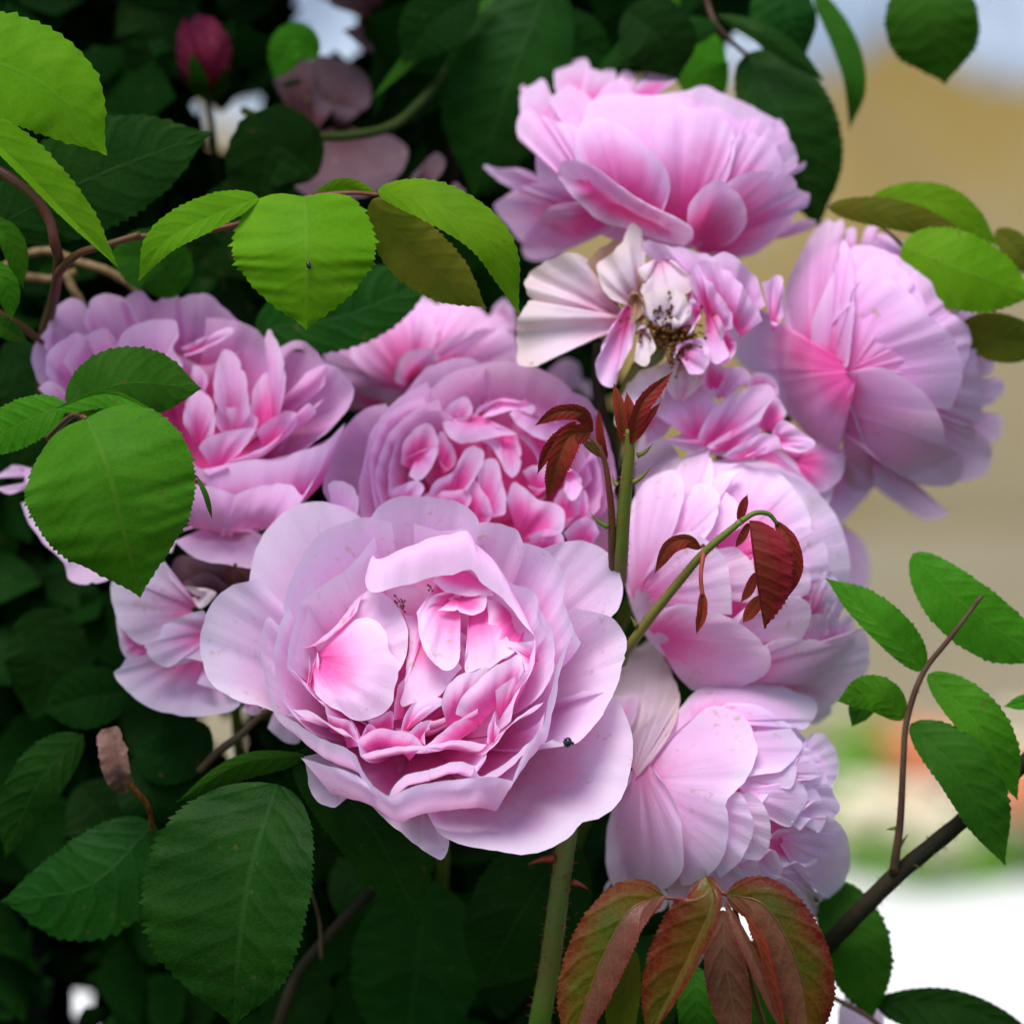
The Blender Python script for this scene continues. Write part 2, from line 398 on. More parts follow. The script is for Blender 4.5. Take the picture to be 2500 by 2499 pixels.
    def heart(s, n=9, k=.82, off=-7, tint=.7):
        """plain inner petals that close the body of a rose whose depth comes from an ellipsoid"""
        cx, cy, ax, ay, az, dz, r = s.ell
        for i in range(n):
            a = i * 2 * math.pi / n
            rim = []
            for e in np.linspace(-.55, .55, 6):
                X, Y = ax * k * math.cos(a + e), ay * k * math.sin(a + e)
                rim.append((cx + X * math.cos(r) - Y * math.sin(r), cy + X * math.sin(r) + Y * math.cos(r), 0))
            b = np.array((cx, cy, 0.)); b[2] = s.depth(b) + off * 10
            s.petal(np.array(rim), off - .3 * (i % 3), base=b, drape=True, tint=tint, ns=16, nt=10, bw=.05)

# ---------------------------------------------------------------- leaves
def blade(parent, crop, mid, wa, wb, mat, aa=12, ab=12, prof=(.55, .80), q=1.3, lobe=0, teeth=22, curv=.12, amp=.035, relief=.25, name='leaflet', th=0, veins=7.5, seed=None, label=None, wavy=1.0):
    """one serrated leaf blade. mid: midrib from base to tip. wa: half width on the side right of a downward midrib, wb: the other side (crop px).
    aa/ab: how far each half is folded toward the viewer, degrees."""
    k = CROP[crop][2]; wa /= k; wb /= k
    P = pts(crop, mid) if isinstance(mid, str) else mid
    n = teeth * 3 + 1
    c = crom(P, n)
    seed = seed if seed is not None else int(P[0, 0] * 3 + P[-1, 1])
    T = np.gradient(c, axis=0); T /= np.linalg.norm(T, axis=1)[:, None]
    A = np.stack((T[:, 1], -T[:, 0], 0 * T[:, 0]), 1); A /= np.maximum(np.linalg.norm(A, axis=1)[:, None], 1e-5)
    Z = np.cross(T, A); Z *= np.sign(Z[:, 2:3] + 1e-9)
    t = np.linspace(0, 1, n)
    w = np.maximum(t, 0)**prof[0] * np.maximum(1 - t**q, 0)**prof[1]
    w = w / w.max() * np.sin(np.pi / 2 * np.clip((1 - t) / .30, 0, 1))**.55
    rt = np.random.RandomState(seed % 9999); saw = (np.arange(n) % 3) / 2.0 * np.repeat(rt.uniform(.35, 1.35, n // 3 + 1), 3)[:n]
    fr = np.array((0, .05, .22, .42, .62, .82, .94, 1.0))
    rows = []; uv = []
    for sgn, ww, ang in ((-1, wb, ab), (1, wa, aa)):
        D = sgn * A * math.cos(R(ang)) + Z * math.sin(R(ang))
        Nn = -sgn * A * math.sin(R(ang)) + Z * math.cos(R(ang))
        Lh = []; U = []
        for f in fr:
            wid = w * ww * f
            if f == 1.0: wid = wid * (1 + amp * 1.3 * (saw - .45)) + amp * ww * .55 * saw * (w > .02)
            z = -curv * ww * f * f * w
            ph = t * veins - 1.5 * f**1.25
            z = z + relief * np.sin(np.pi * (ph % 1.0))**.7 * math.sin(math.pi * min(f * 1.15, 1)) * np.minimum(w * 1.5, 1)
            z = z + wob(t * 5 + sgn * 2, seed + int(sgn)) * ww * .03 * f * wavy
            qq = c + D * wid[:, None] + Nn * z[:, None]
            if lobe: qq = qq - T[0] * (lobe * wid * np.clip(1 - t / .4, 0, 1))[:, None]
            if f == 1.0: qq = qq + T * (saw * amp * ww * .5)[:, None] * (1 - t)[:, None]**.3
            Lh.append(qq); U.append(np.stack((np.full(n, .5 + sgn * .5 * f), t), 1))
        if sgn == -1: Lh = Lh[::-1]; U = U[::-1]
        else: Lh = Lh[1:]; U = U[1:]
        rows += Lh; uv += U
    V = np.stack(rows); UVs = np.stack(uv)
    o = mesh_obj(name, W(V.reshape(-1, 3)), grid_faces(len(rows), n), M[mat], parent, UVs.reshape(-1, 2), thick=th / 1000)
    if label: o['label'] = label
    return o

def leaf(label, crop, mid, wa, wb, mat, stalk=None, sr=5, smat='stem', group=None, name='rose_leaf', rib=True, **kw):
    """a leaf of which the photograph shows one blade; stalk continues from the base"""
    P = pts(crop, mid)
    o = thing(name, label, 'leaf', P[0], group)
    b = blade(o, crop, P, wa, wb, mat, name='blade', **kw)
    if rib:
        c = crom(P, 16); c[:, 2] -= 5.5
        tube('midrib', c, [4.0, 2.6, .8], M[smat], b, 6, n=16)
    if stalk: tube('stalk', np.vstack((pts(crop, stalk), P[:1])), [sr, sr * .8], M[smat], o, 7)
    return o

# ---------------------------------------------------------------- the place behind
def box_mesh(name, lo, hi, mat, parent=None, bevel=0):
    x0, y0, z0 = lo; x1, y1, z1 = hi
    v = [(x0, y0, z0), (x1, y0, z0), (x1, y1, z0), (x0, y1, z0), (x0, y0, z1), (x1, y0, z1), (x1, y1, z1), (x0, y1, z1)]
    f = [(0, 3, 2, 1), (4, 5, 6, 7), (0, 1, 5, 4), (1, 2, 6, 5), (2, 3, 7, 6), (3, 0, 4, 7)]
    o = mesh_obj(name, v, f, mat, parent, smooth=False)
    if bevel:
        b = o.modifiers.new('bevel', 'BEVEL'); b.width = bevel; b.segments = 2
    return o

M['paving'] = plain_material('pale limestone paving', (.74, .72, .68), (.84, .82, .79), 3, .8, .2, .3, .002)
M['wall'] = plain_material('ochre plaster wall', (.36, .255, .085), (.40, .31, .18), 1.6, .9, .1, .4, .004, .42, .6)
M['plinth'] = plain_material('grey beige plinth', (.42, .335, .20), (.46, .375, .24), 2.5, .9, .1, .4, .004)
M['canvas'] = plain_material('pale blue canvas', (.30, .36, .45), (.72, .77, .84), 3.2, .8, .1, .3, .002)

M['lawn'] = plain_material('dark unseen lawn', (.030, .065, .012), (.05, .09, .02), 25, .9, .1, .6, .02)  # unseen ground, made dark to cut the light bounced up from below
g = mesh_obj('ground', [(-60, -60, 0), (60, -60, 0), (60, 60, 0), (-60, 60, 0)], [(0, 1, 2, 3)], M['lawn'], smooth=False); g['kind'] = 'structure'
g = mesh_obj('paving', [(-9, 3.9, .004), (9, 3.9, .004), (9, 6.36, .004), (-9, 6.36, .004)], [(0, 1, 2, 3)], M['paving'], smooth=False); g['kind'] = 'structure'

# ---------------------------------------------------------------- wall, canvas, pole and flower bed far behind
wl = thing('garden_wall', 'ochre plastered garden wall with a grey beige plinth', 'wall', (1250, 1250, 0)); wl.location = (0, 6.4, 0)
box_mesh('plaster', (-7, 6.4, .42), (7, 6.62, 3.0), M['wall'], wl)
box_mesh('plinth', (-7, 6.36, -.02), (7, 6.62, .42), M['plinth'], wl)
box_mesh('coping', (-7.05, 6.34, 3.0), (7.05, 6.68, 3.08), M['plinth'], wl, .01)

Zc = -47000.
def canvas_edge(u):      # scalloped lower hem
    return np.where(u < 2190, 62 + 150 * np.abs(np.sin((2190 - u) / 620 * np.pi))**.8, 62 + 150 * np.abs(np.sin((u - 2190) / 640 * np.pi))**.8) + np.where(u < 1250, 110 * np.clip((1250 - u) / 400, 0, 1), 0)
us = np.linspace(-600, 3900, 181); ts = np.linspace(0, 1, 16)
U, T_ = np.meshgrid(us, ts, indexing='ij')
Vv = -900 + (canvas_edge(U) + 900) * T_
Zf = Zc + 500 * np.sin(U / 46.) * (.35 + .65 * T_) + 260 * np.sin(U / 19. + 1)
cv = thing('canvas_awning', 'pale blue grey canvas with a scalloped hem hanging before the ochre wall', 'awning', (1250, 60, Zc))
mesh_obj('canvas', W(np.stack((U, Vv, Zf), -1).reshape(-1, 3)), grid_faces(181, 16), M['canvas'], cv, thick=.004)
tube('rail', np.array([(-650., -905, Zc), (1500, -905, Zc), (3950, -905, Zc)]), [40, 40], M['stem_dark'], cv, 10)
for u in (-640., 3940.):
    P0 = W(np.array((u, -905, Zc))); 
    box_mesh('post', (P0[0] - .03, P0[1] - .03, 0), (P0[0] + .03, P0[1] + .03, P0[2] + .03), M['stem_dark'], cv)
M['pole'] = plain_material('made-up grey pole', (.20, .18, .15), (.27, .25, .22), 20, .8, .1, .4, .002)  # pole made up for a diagonal grey stripe across the wall
pl = thing('stripe_pole', 'made-up grey pole standing in for a diagonal stripe on the ochre wall', 'pole', (2300, 500, -54300))
tube('pole', np.array([(2020., 185, -54400), (2160, 330, -54300), (2290, 470, -54250), (3640, 2010, -50500)]), [34, 38, 40, 44], M['pole'], pl, 10)

M['bed_leaf'] = plain_material('bedding foliage', (.10, .30, .006), (.18, .38, .010), 30, .6, .2, .1)
M['bloom_a'] = plain_material('salmon bloom', (.85, .28, .12), (.88, .40, .22), 40, .7, .1, .1)
M['bloom_b'] = plain_material('cream bloom', (.85, .74, .52), (.88, .80, .62), 40, .7, .1, .1)
def ground_pt(u, v):
    d = W(np.array((u, v, -10000.))) - W(np.array((u, v, 0.))); o_ = W(np.array((u, v, 0.)))
    return o_ + d * (-o_[2] / d[2])
def clump(label, u, v, h, wid, blooms, seed, group, nl=120):
    g0 = ground_pt(u, v); rn = random.Random(seed)
    o = thing('bedding_plant', label, 'plant', (0, 0, 0), group); o.location = g0
    V = []; F = []
    for _ in range(nl):
        a = rn.uniform(0, 6.28); rr = wid * math.sqrt(rn.random()); z = h * rn.random() * (1 - .5 * (rr / wid)**2)
        c = np.array((g0[0] + rr * math.cos(a), g0[1] + rr * math.sin(a), max(z, .004))); s = rn.uniform(.018, .035)
        A = np.array((rn.gauss(0, 1), rn.gauss(0, 1), rn.gauss(.3, .6))); A /= np.linalg.norm(A); B = np.cross(A, (rn.gauss(0, 1), rn.gauss(0, 1), rn.gauss(0, 1))); B /= np.linalg.norm(B)
        k = len(V); V += [c - A * s, c + B * s * .45, c + A * s, c - B * s * .45]; F.append((k, k + 1, k + 2, k + 3))
    V = np.array(V); V[:, 2] = np.maximum(V[:, 2], .002)
    f = mesh_obj('foliage', V, F, M['bed_leaf'], o, smooth=False, thick=.001)
    tube_v = []
    for i in range(blooms[1]):
        a = rn.uniform(0, 6.28); rr = wid * .8 * math.sqrt(rn.random()); c = np.array((g0[0] + rr * math.cos(a), g0[1] + rr * math.sin(a), h * rn.uniform(.75, 1.15)))
        V = [c + np.array((0, 0, -.012))]; F = []
        for q in range(12):
            an = q * math.pi / 6; r2 = .034 * (1 if q % 2 else .72)
            V.append(c + np.array((r2 * math.cos(an), r2 * math.sin(an), .012)))
        for q in range(12): F.append((0, 1 + q, 1 + (q + 1) % 12))
        mesh_obj('bloom', np.array(V), F, M[blooms[0]], o, smooth=False, thick=.003)
    return o
gp = 'bedding plants at the foot of the wall'
for i, (u, v, h, wd, bl, nl) in enumerate(((2110, 2090, .25, .09, ('bloom_b', 1), 320), (2260, 2120, .19, .09, ('bloom_a', 22), 40), (2150, 2165, .12, .10, ('bloom_b', 22), 30), (2360, 2165, .12, .06, ('bloom_b', 2), 90), (2480, 2150, .15, .09, ('bloom_a', 24), 30), (2270, 2170, .09, .07, ('bloom_b', 16), 20), (2390, 2130, .17, .07, ('bloom_b', 10), 50), (2600, 2120, .22, .10, ('bloom_b', 3), 120))):
    nm = {'bloom_a': 'salmon', 'bloom_b': 'cream'}[bl[0]]
    clump('blurred low green plant with %s blooms at the foot of the wall' % nm, u, v, h, wd, bl, 40 + i, gp + ', ' + nm, nl)

# dark backing panel added to make the lower left corner black
M['post'] = plain_material('blue black backing panel', (.006, .007, .012), (.010, .011, .018), 60, .5, .3, .2)
c0 = W(np.array((20., 2400, -2300)))
po = thing('backing_panel', 'blue black backing panel added to darken the lower left corner', 'post', (0, 0, 0)); po.location = (c0[0], c0[1], 0)
box_mesh('post', (c0[0] - .045, c0[1] - .03, 0), (c0[0] + .0165, c0[1] + .03, c0[2] + .035), M['post'], po, .003)
box_mesh('cap', (c0[0] - .05, c0[1] - .035, c0[2] + .035), (c0[0] + .021, c0[1] + .035, c0[2] + .047), M['post'], po, .003)

# ---------------------------------------------------------------- the rest of the shrub: leaves nobody could count
holes = [(800, 62, 50, 75), (572, 315, 46, 42), (540, 1778, 30, 26), (160, 2462, 18, 22)]
rn = random.Random(11); V = []; F = []; UVl = []
def card(c, L, wd, A, B):
    Nn = np.cross(A, B); k = len(V)
    prof_ = ((0, .0), (.18, .62), (.45, 1.0), (.75, .66), (1, 0))
    for t_, w_ in prof_:
        base_ = c + A * L * (t_ - .5) - Nn * L * .12 * (t_ - .5)**2 * 4
        for sx in (-1, 0, 1):
            V.append(base_ + B * sx * wd * w_ + Nn * (abs(sx) * wd * .18 * w_)); UVl.append((.5 + .5 * sx, t_))
    for i in range(4):
        for j in range(2): q = k + i * 3 + j; F.append((q, q + 1, q + 4, q + 3))
def scatter(n, ur, vr, dr, Lr, check=True, edge=None):
    m = 0; tries = 0
    while m < n and tries < n * 6:
        tries += 1
        u, v, d = rn.uniform(*ur), rn.uniform(*vr), rn.uniform(*dr); L = rn.uniform(*Lr); wd = L * rn.uniform(.26, .36)
        if edge and u + L * .5 > edge(v): continue
        if check:
            bad = False
            for hx, hy, hw, hh in holes:
                if abs(u - hx) < hw + L * .36 and abs(v - hy) < hh + L * .36: bad = True
            if bad: continue
        A = np.array((rn.gauss(0, 1), rn.gauss(.6, 1), rn.gauss(0, .6))); A /= np.linalg.norm(A)
        q = np.array((rn.gauss(0, .55), rn.gauss(-.5, .55), 1.)); B = np.cross(A, q); B /= np.linalg.norm(B)
        card(np.array((u, v, d * 10.)), L, wd, A, B); m += 1
def edge(v):      # where the shrub ends on the right, the cluster standing in front of it
    return np.interp(v, (-900, 0, 150, 600, 1000, 1500, 1900, 2400, 3200), (2300, 2000, 1560, 1420, 1600, 1620, 1600, 1900, 1900))
scatter(3600, (-500, 1900), (-250, 2800), (-420, -120), (170, 360), edge=edge)
scatter(900, (-500, 1900), (-250, 2800), (-420, -130), (90, 170), edge=edge)
for hx, hy, hw, hh in holes: scatter(160, (hx - 260, hx + 260), (hy - 260, hy + 260), (-300, -130), (60, 130))
scatter(1500, (-700, 2000), (-2200, -180), (-450, -90), (220, 420), check=False)     # unseen leaf canopy added above to shade the inside of the shrub
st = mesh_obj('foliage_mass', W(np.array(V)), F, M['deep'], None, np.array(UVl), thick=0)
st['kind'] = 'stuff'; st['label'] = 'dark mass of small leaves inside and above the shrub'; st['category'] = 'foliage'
# main canes down to the ground
for lb, P, r_ in (('thick old cane rising from the ground through the left of the shrub', [(300., 3000, -2600), (420, 2000, -2200), (560, 1200, -1900), (640, 300, -2000)], 40), ('thick old cane rising from the ground behind the middle of the shrub', [(1100., 3000, -2600), (1020, 2100, -2000), (980, 1500, -1900), (1060, 700, -1700), (1150, 100, -1500)], 38)):
    P = np.array(P); o = thing('rose_cane', lb, 'cane', P[1]); g0 = ground_pt(P[0, 0], 3000); 
    top = W(P); foot = np.array((top[0, 0], top[0, 1], -.02))
    # foot reaches the soil: append a traced point straight below
    dvec = foot - np.array((0, 0, CAM_H)); dep = dvec @ FWD; k_ = dep / DIST * PX
    fp = np.array((1250 + (dvec @ RIGHT) / k_, 1249.5 - (dvec @ UP) / k_, (DIST - dep) / PX))
    tube('cane', np.vstack((fp[None], P)), [r_ * 1.4, r_, r_ * .8, r_ * .6], M['stem_dark'], o, 10, n=40)

# ---------------------------------------------------------------- the open rose in front
r1 = Rose('rose', 'wide open pale pink rose with a small black beetle on its outer petal', 'D', '955,1040,-32', '930,780,0')
p = r1.petal
# guard petals spread behind the cup
p('262,470 285,350 340,235 420,162 530,123 625,137 720,188 790,290', -17, c=.35, tint=0.10, curl=2)
p('300,440 262,452 190,470 118,535 72,640 67,750 103,858 180,922 270,957 372,987 460,1010', [-14, -14, -15, -17, -18, -19, -19, -18, -16, -14], c=.35, tint=0.00, curl=3)
p('1400,330 1480,312 1560,290 1660,290 1742,340 1790,430 1800,490 1782,560 1750,598', -15, c=.35, tint=0.15, curl=2)
p('1600,560 1750,600 1792,640 1813,692 1808,760 1780,860 1740,955 1680,1045 1612,1112 1555,1118 1510,1100', [-10, -13, -14, -15, -14, -13, -11, -8, -5, -3], c=.5, tint=0.15, curl=3)
p('1640,900 1750,915 1802,980 1832,1060 1839,1160 1820,1270 1772,1370 1700,1425 1632,1437 1580,1500 1500,1546 1380,1571 1250,1551 1110,1522 1042,1480 1000,1405 960,1330', [-14, -16, -18, -19, -18, -17, -17, -17, -18, -19, -18, -16], c=.45, tint=0.47, curl=2)
p('730,1330 770,1375 850,1450 950,1530 1052,1592 1086,1522 1062,1480 1030,1420', -26, c=.3, tint=0.42)
p('490,1170 505,1240 515,1300 535,1345 575,1370 622,1376 636,1340 632,1280 600,1200', -28, c=.3, tint=0.20)
# outer wall of the cup
p('730,230 757,200 792,150 862,110 980,102 1062,115 1132,131 1182,165 1208,202 1205,240', -9, c=.65, bel=.02, tint=0.37, curl=2)
p('405,560 412,540 428,470 470,378 522,292 590,238 668,206 760,190 850,210', -6, c=.7, bel=.02, tint=0.42, curl=1.5)
p('940,212 1060,246 1112,240 1200,215 1290,214 1362,241 1388,290 1400,310', -6, c=.7, bel=.0, tint=0.42, curl=1)
p('1395,293 1470,318 1532,370 1560,445 1556,520 1577,592 1602,660 1627,702', [-7, -6, -6, -6, -5], c=.75, bel=.02, tint=0.42, curl=2)
p('395,640 345,598 318,655 315,765 337,880 368,990', [-8, -9, -8, -7], c=.7, bel=.05, tint=0.10, curl=1)
p('430,560 395,620 375,690 368,760 380,860 410,940 470,1010', -4.5, c=.8, bel=.06, tint=0.42)
p('365,985 440,1018 540,1085 640,1125 705,1168 735,1235 775,1290', [-3, -3, -2, -2, -3], c=.85, bel=.2, tint=0.57)
p('478,1174 560,1199 660,1226 760,1280 848,1330 920,1300 1010,1275 1150,1262 1262,1252 1352,1270', [-6, -5, -4, -4, -3, -3, -4, -4, -5, -6], base='930,1385,-16', c=0, dome=3, bw=.78, tint=-.6)
p('1340,1285 1400,1140 1470,1040 1492,950 1510,880 1532,790 1560,720 1592,665', [-4, -3, -2, -2, -3, -5], c=.8, bel=.25, tint=0.37)
p('840,1330 862,1285 900,1252 1000,1222 1090,1197 1142,1189 1195,1206 1240,1160', -4, c=.8, bel=.03, tint=0.52)
p('1190,1210 1215,1250 1330,1185 1420,1105 1468,1042 1480,980', -3.5, c=.8, bel=.06, tint=0.47)
# rows of rims inside the cup
q = lambda *a, **k: p(*a, crop='C1', **k)
q('1330,1465 1380,1390 1470,1290 1560,1180 1650,1110 1745,1065', -5.5, c=.62, bel=.0, tint=0.77)
q('590,1400 660,1375 780,1350 1000,1335 1200,1305 1385,1330', -7, c=.62, bel=-.02, tint=0.72)
q('215,440 300,370 400,300 500,232 585,150 650,60 682,20', [-5, -5, -4.5, -5, -6], c=.62, bel=-.03, tint=0.52, curl=1)
q('290,290 215,420 190,540 150,660 130,850', -5, c=.62, bel=0, tint=0.52)
q('268,450 240,560 205,680 160,840', -7, c=.62, bel=-.03, tint=0.57)
q('150,850 190,880 240,960 310,1040 362,1070 378,1140', -7, c=.62, bel=-.02, tint=0.72)
q('170,1110 270,1120 380,1190 500,1250 570,1320 592,1400', -5, c=.62, bel=.0, tint=0.72)
q('1250,20 1290,100 1370,190 1450,250 1560,330 1665,358 1710,420 1705,520 1760,640', [-7, -6, -5, -5, -6], c=.62, bel=-.03, tint=0.57, curl=1)
q('1700,420 1740,520 1790,600 1815,720 1800,880 1740,1000', -6, c=.62, bel=-.02, tint=0.62)
q('1690,660 1690,800 1660,880 1600,980 1555,1080 1540,1180', [-8, -7, -7, -8], c=.62, bel=-.05, tint=0.67)
# folded-over petal across the top
q('640,230 620,290 640,355 690,378 790,350 900,320 1030,285 1160,262 1290,235 1325,275 1400,345 1470,400 1560,500 1630,590 1700,660', [-8, -6, -4, -4, -4, -4, -4, -5, -6, -7, -8], base='1120,330,-17', c=.0, dome=2, tint=-0.35, bw=.8, curl=1.0, push=(0, -95, 20))
# left domed petal and its neighbours
q('300,700 420,600 560,430 640,360 740,385 830,470 880,580 893,690 870,800 825,885', -13, base='420,820,-17', c=0, dome=2, tint=0.45, bw=.35)
q('205,735 300,700 430,620 560,500 600,400 640,360', -10, base='420,640,-17', c=0, dome=1.5, tint=0.72, bw=.5)
q('560,545 640,535 720,580 765,660 770,740 820,800 830,900 800,1010 795,1060 730,1140 650,1175 560,1180 480,1130 380,1080 310,1010', [-11, -10, -9, -8, -8, -8, -8, -8, -9], base='330,800,-14', c=0, dome=6, tint=0.30, bw=.25, curl=.5)
q('270,980 290,860 320,745 330,830 310,1000', -11, base='280,960,-15', c=0, tint=0.82)
q('210,900 250,800 270,740 275,850 262,960', -13, base='240,950,-17', c=0, tint=0.97)
q('170,830 210,760 250,720 270,760 240,850', -14, base='240,900,-20', c=0, tint=1.00)
# right flap petal
q('945,500 955,580 975,690 1030,800 1090,850 1140,865 1190,840 1215,790 1220,742', -9, base='1150,380,-15', c=0, dome=2.5, tint=0.35, bw=.45)
q('1262,750 1245,830 1262,880 1340,850 1420,845 1480,800 1560,750', -9.5, base='1330,480,-15', c=0, dome=2.5, tint=0.35, bw=.45)
q('1000,470 1040,400 1120,375 1250,395 1380,400 1370,480 1310,520 1180,490 1080,490', -9, base='1200,400,-12', c=0, dome=.5, tint=1.00, bw=.5)
q('1050,300 1100,350 1200,395 1320,400 1430,395', -10, base='1250,230,-13', c=0, dome=1, tint=0.97, bw=.6)
q('1390,420 1395,560 1410,680 1450,760 1500,790 1560,755', -11, base='1560,560,-15', c=0, dome=1.5, tint=0.67, bw=.5)
q('1700,675 1610,690 1510,688 1560,740 1600,790 1630,870', [-8, -9, -10, -9], base='1700,820,-14', c=0, dome=1, tint=0.62, bw=.4)
# middle
q('870,520 900,620 880,860 860,1000 850,1090 950,1060 1090,1020 1170,920 1230,850', -16, base='1020,560,-20', c=0, dome=2.5, tint=0.45, bw=.5)
q('790,1180 810,1080 830,960 880,900', -17, base='860,1150,-22', c=0, tint=1.00)
q('845,1240 870,1150 930,1070 1000,1038 1105,1040 1100,1080 1000,1100 930,1160 900,1210', -11, base='880,1240,-13', c=0, tint=0.52, bw=.5)
q('1100,1080 1110,1030 1160,940 1230,885 1310,850 1420,848', -9, base='1200,1200,-17', c=0, dome=3, tint=0.67, bw=.4)
q('1190,1140 1200,1090 1260,1000 1340,920 1440,840 1530,790 1585,765 1620,860', -7.5, base='1430,1130,-17', c=0, dome=3, tint=0.72, bw=.35)
q('1440,990 1530,920 1620,880 1680,850', -9, base='1500,1150,-17', c=0, dome=1, tint=0.72, bw=.4)
q('1000,1340 1100,1260 1200,1180 1330,1105', -9, base='1240,1290,-22', c=0, dome=1.5, tint=0.82, bw=.5)
q('1385,1320 1395,1240 1420,1160 1440,1115 1445,1200 1470,1240', -9, base='1420,1320,-15', c=0, tint=0.67, bw=.4)
q('900,1250 960,1200 1040,1178 1000,1260 1000,1335', -11, base='960,1300,-15', c=0, tint=0.82, bw=.4)
q('570,1310 620,1270 690,1235 800,1240 900,1255 960,1300 985,1335', -8.5, base='780,1390,-22', c=0, dome=1, tint=0.77, bw=.6)
q('380,1140 450,1160 540,1200 580,1280 590,1340', -8.5, base='470,1290,-20', c=0, dome=1, tint=0.82, bw=.5)
q('520,1160 550,1200 585,1290 640,1200 690,1230', -11, base='620,1300,-14', c=0, tint=0.72, bw=.5)
q('640,1180 720,1150 790,1120 800,1220', -15, base='740,1260,-19', c=0, tint=1.00, bw=.5)
# deep floor of the flower
for k in range(14):
    a = k * 2.4; rr = 150 + 130 * ((k * 7) % 5) / 4
    cx, cy = 930 + 90 * math.cos(a), 800 + 80 * math.sin(a)
    st = ' '.join('%.0f,%.0f' % (cx + rr * math.cos(a + e), cy + rr * .9 * math.sin(a + e)) for e in (-.75, -.4, 0, .4, .75))
    p(st, -19 - (k % 3) * 1.5, c=.7, bel=-.1, tint=1.00, ns=18, nt=12)

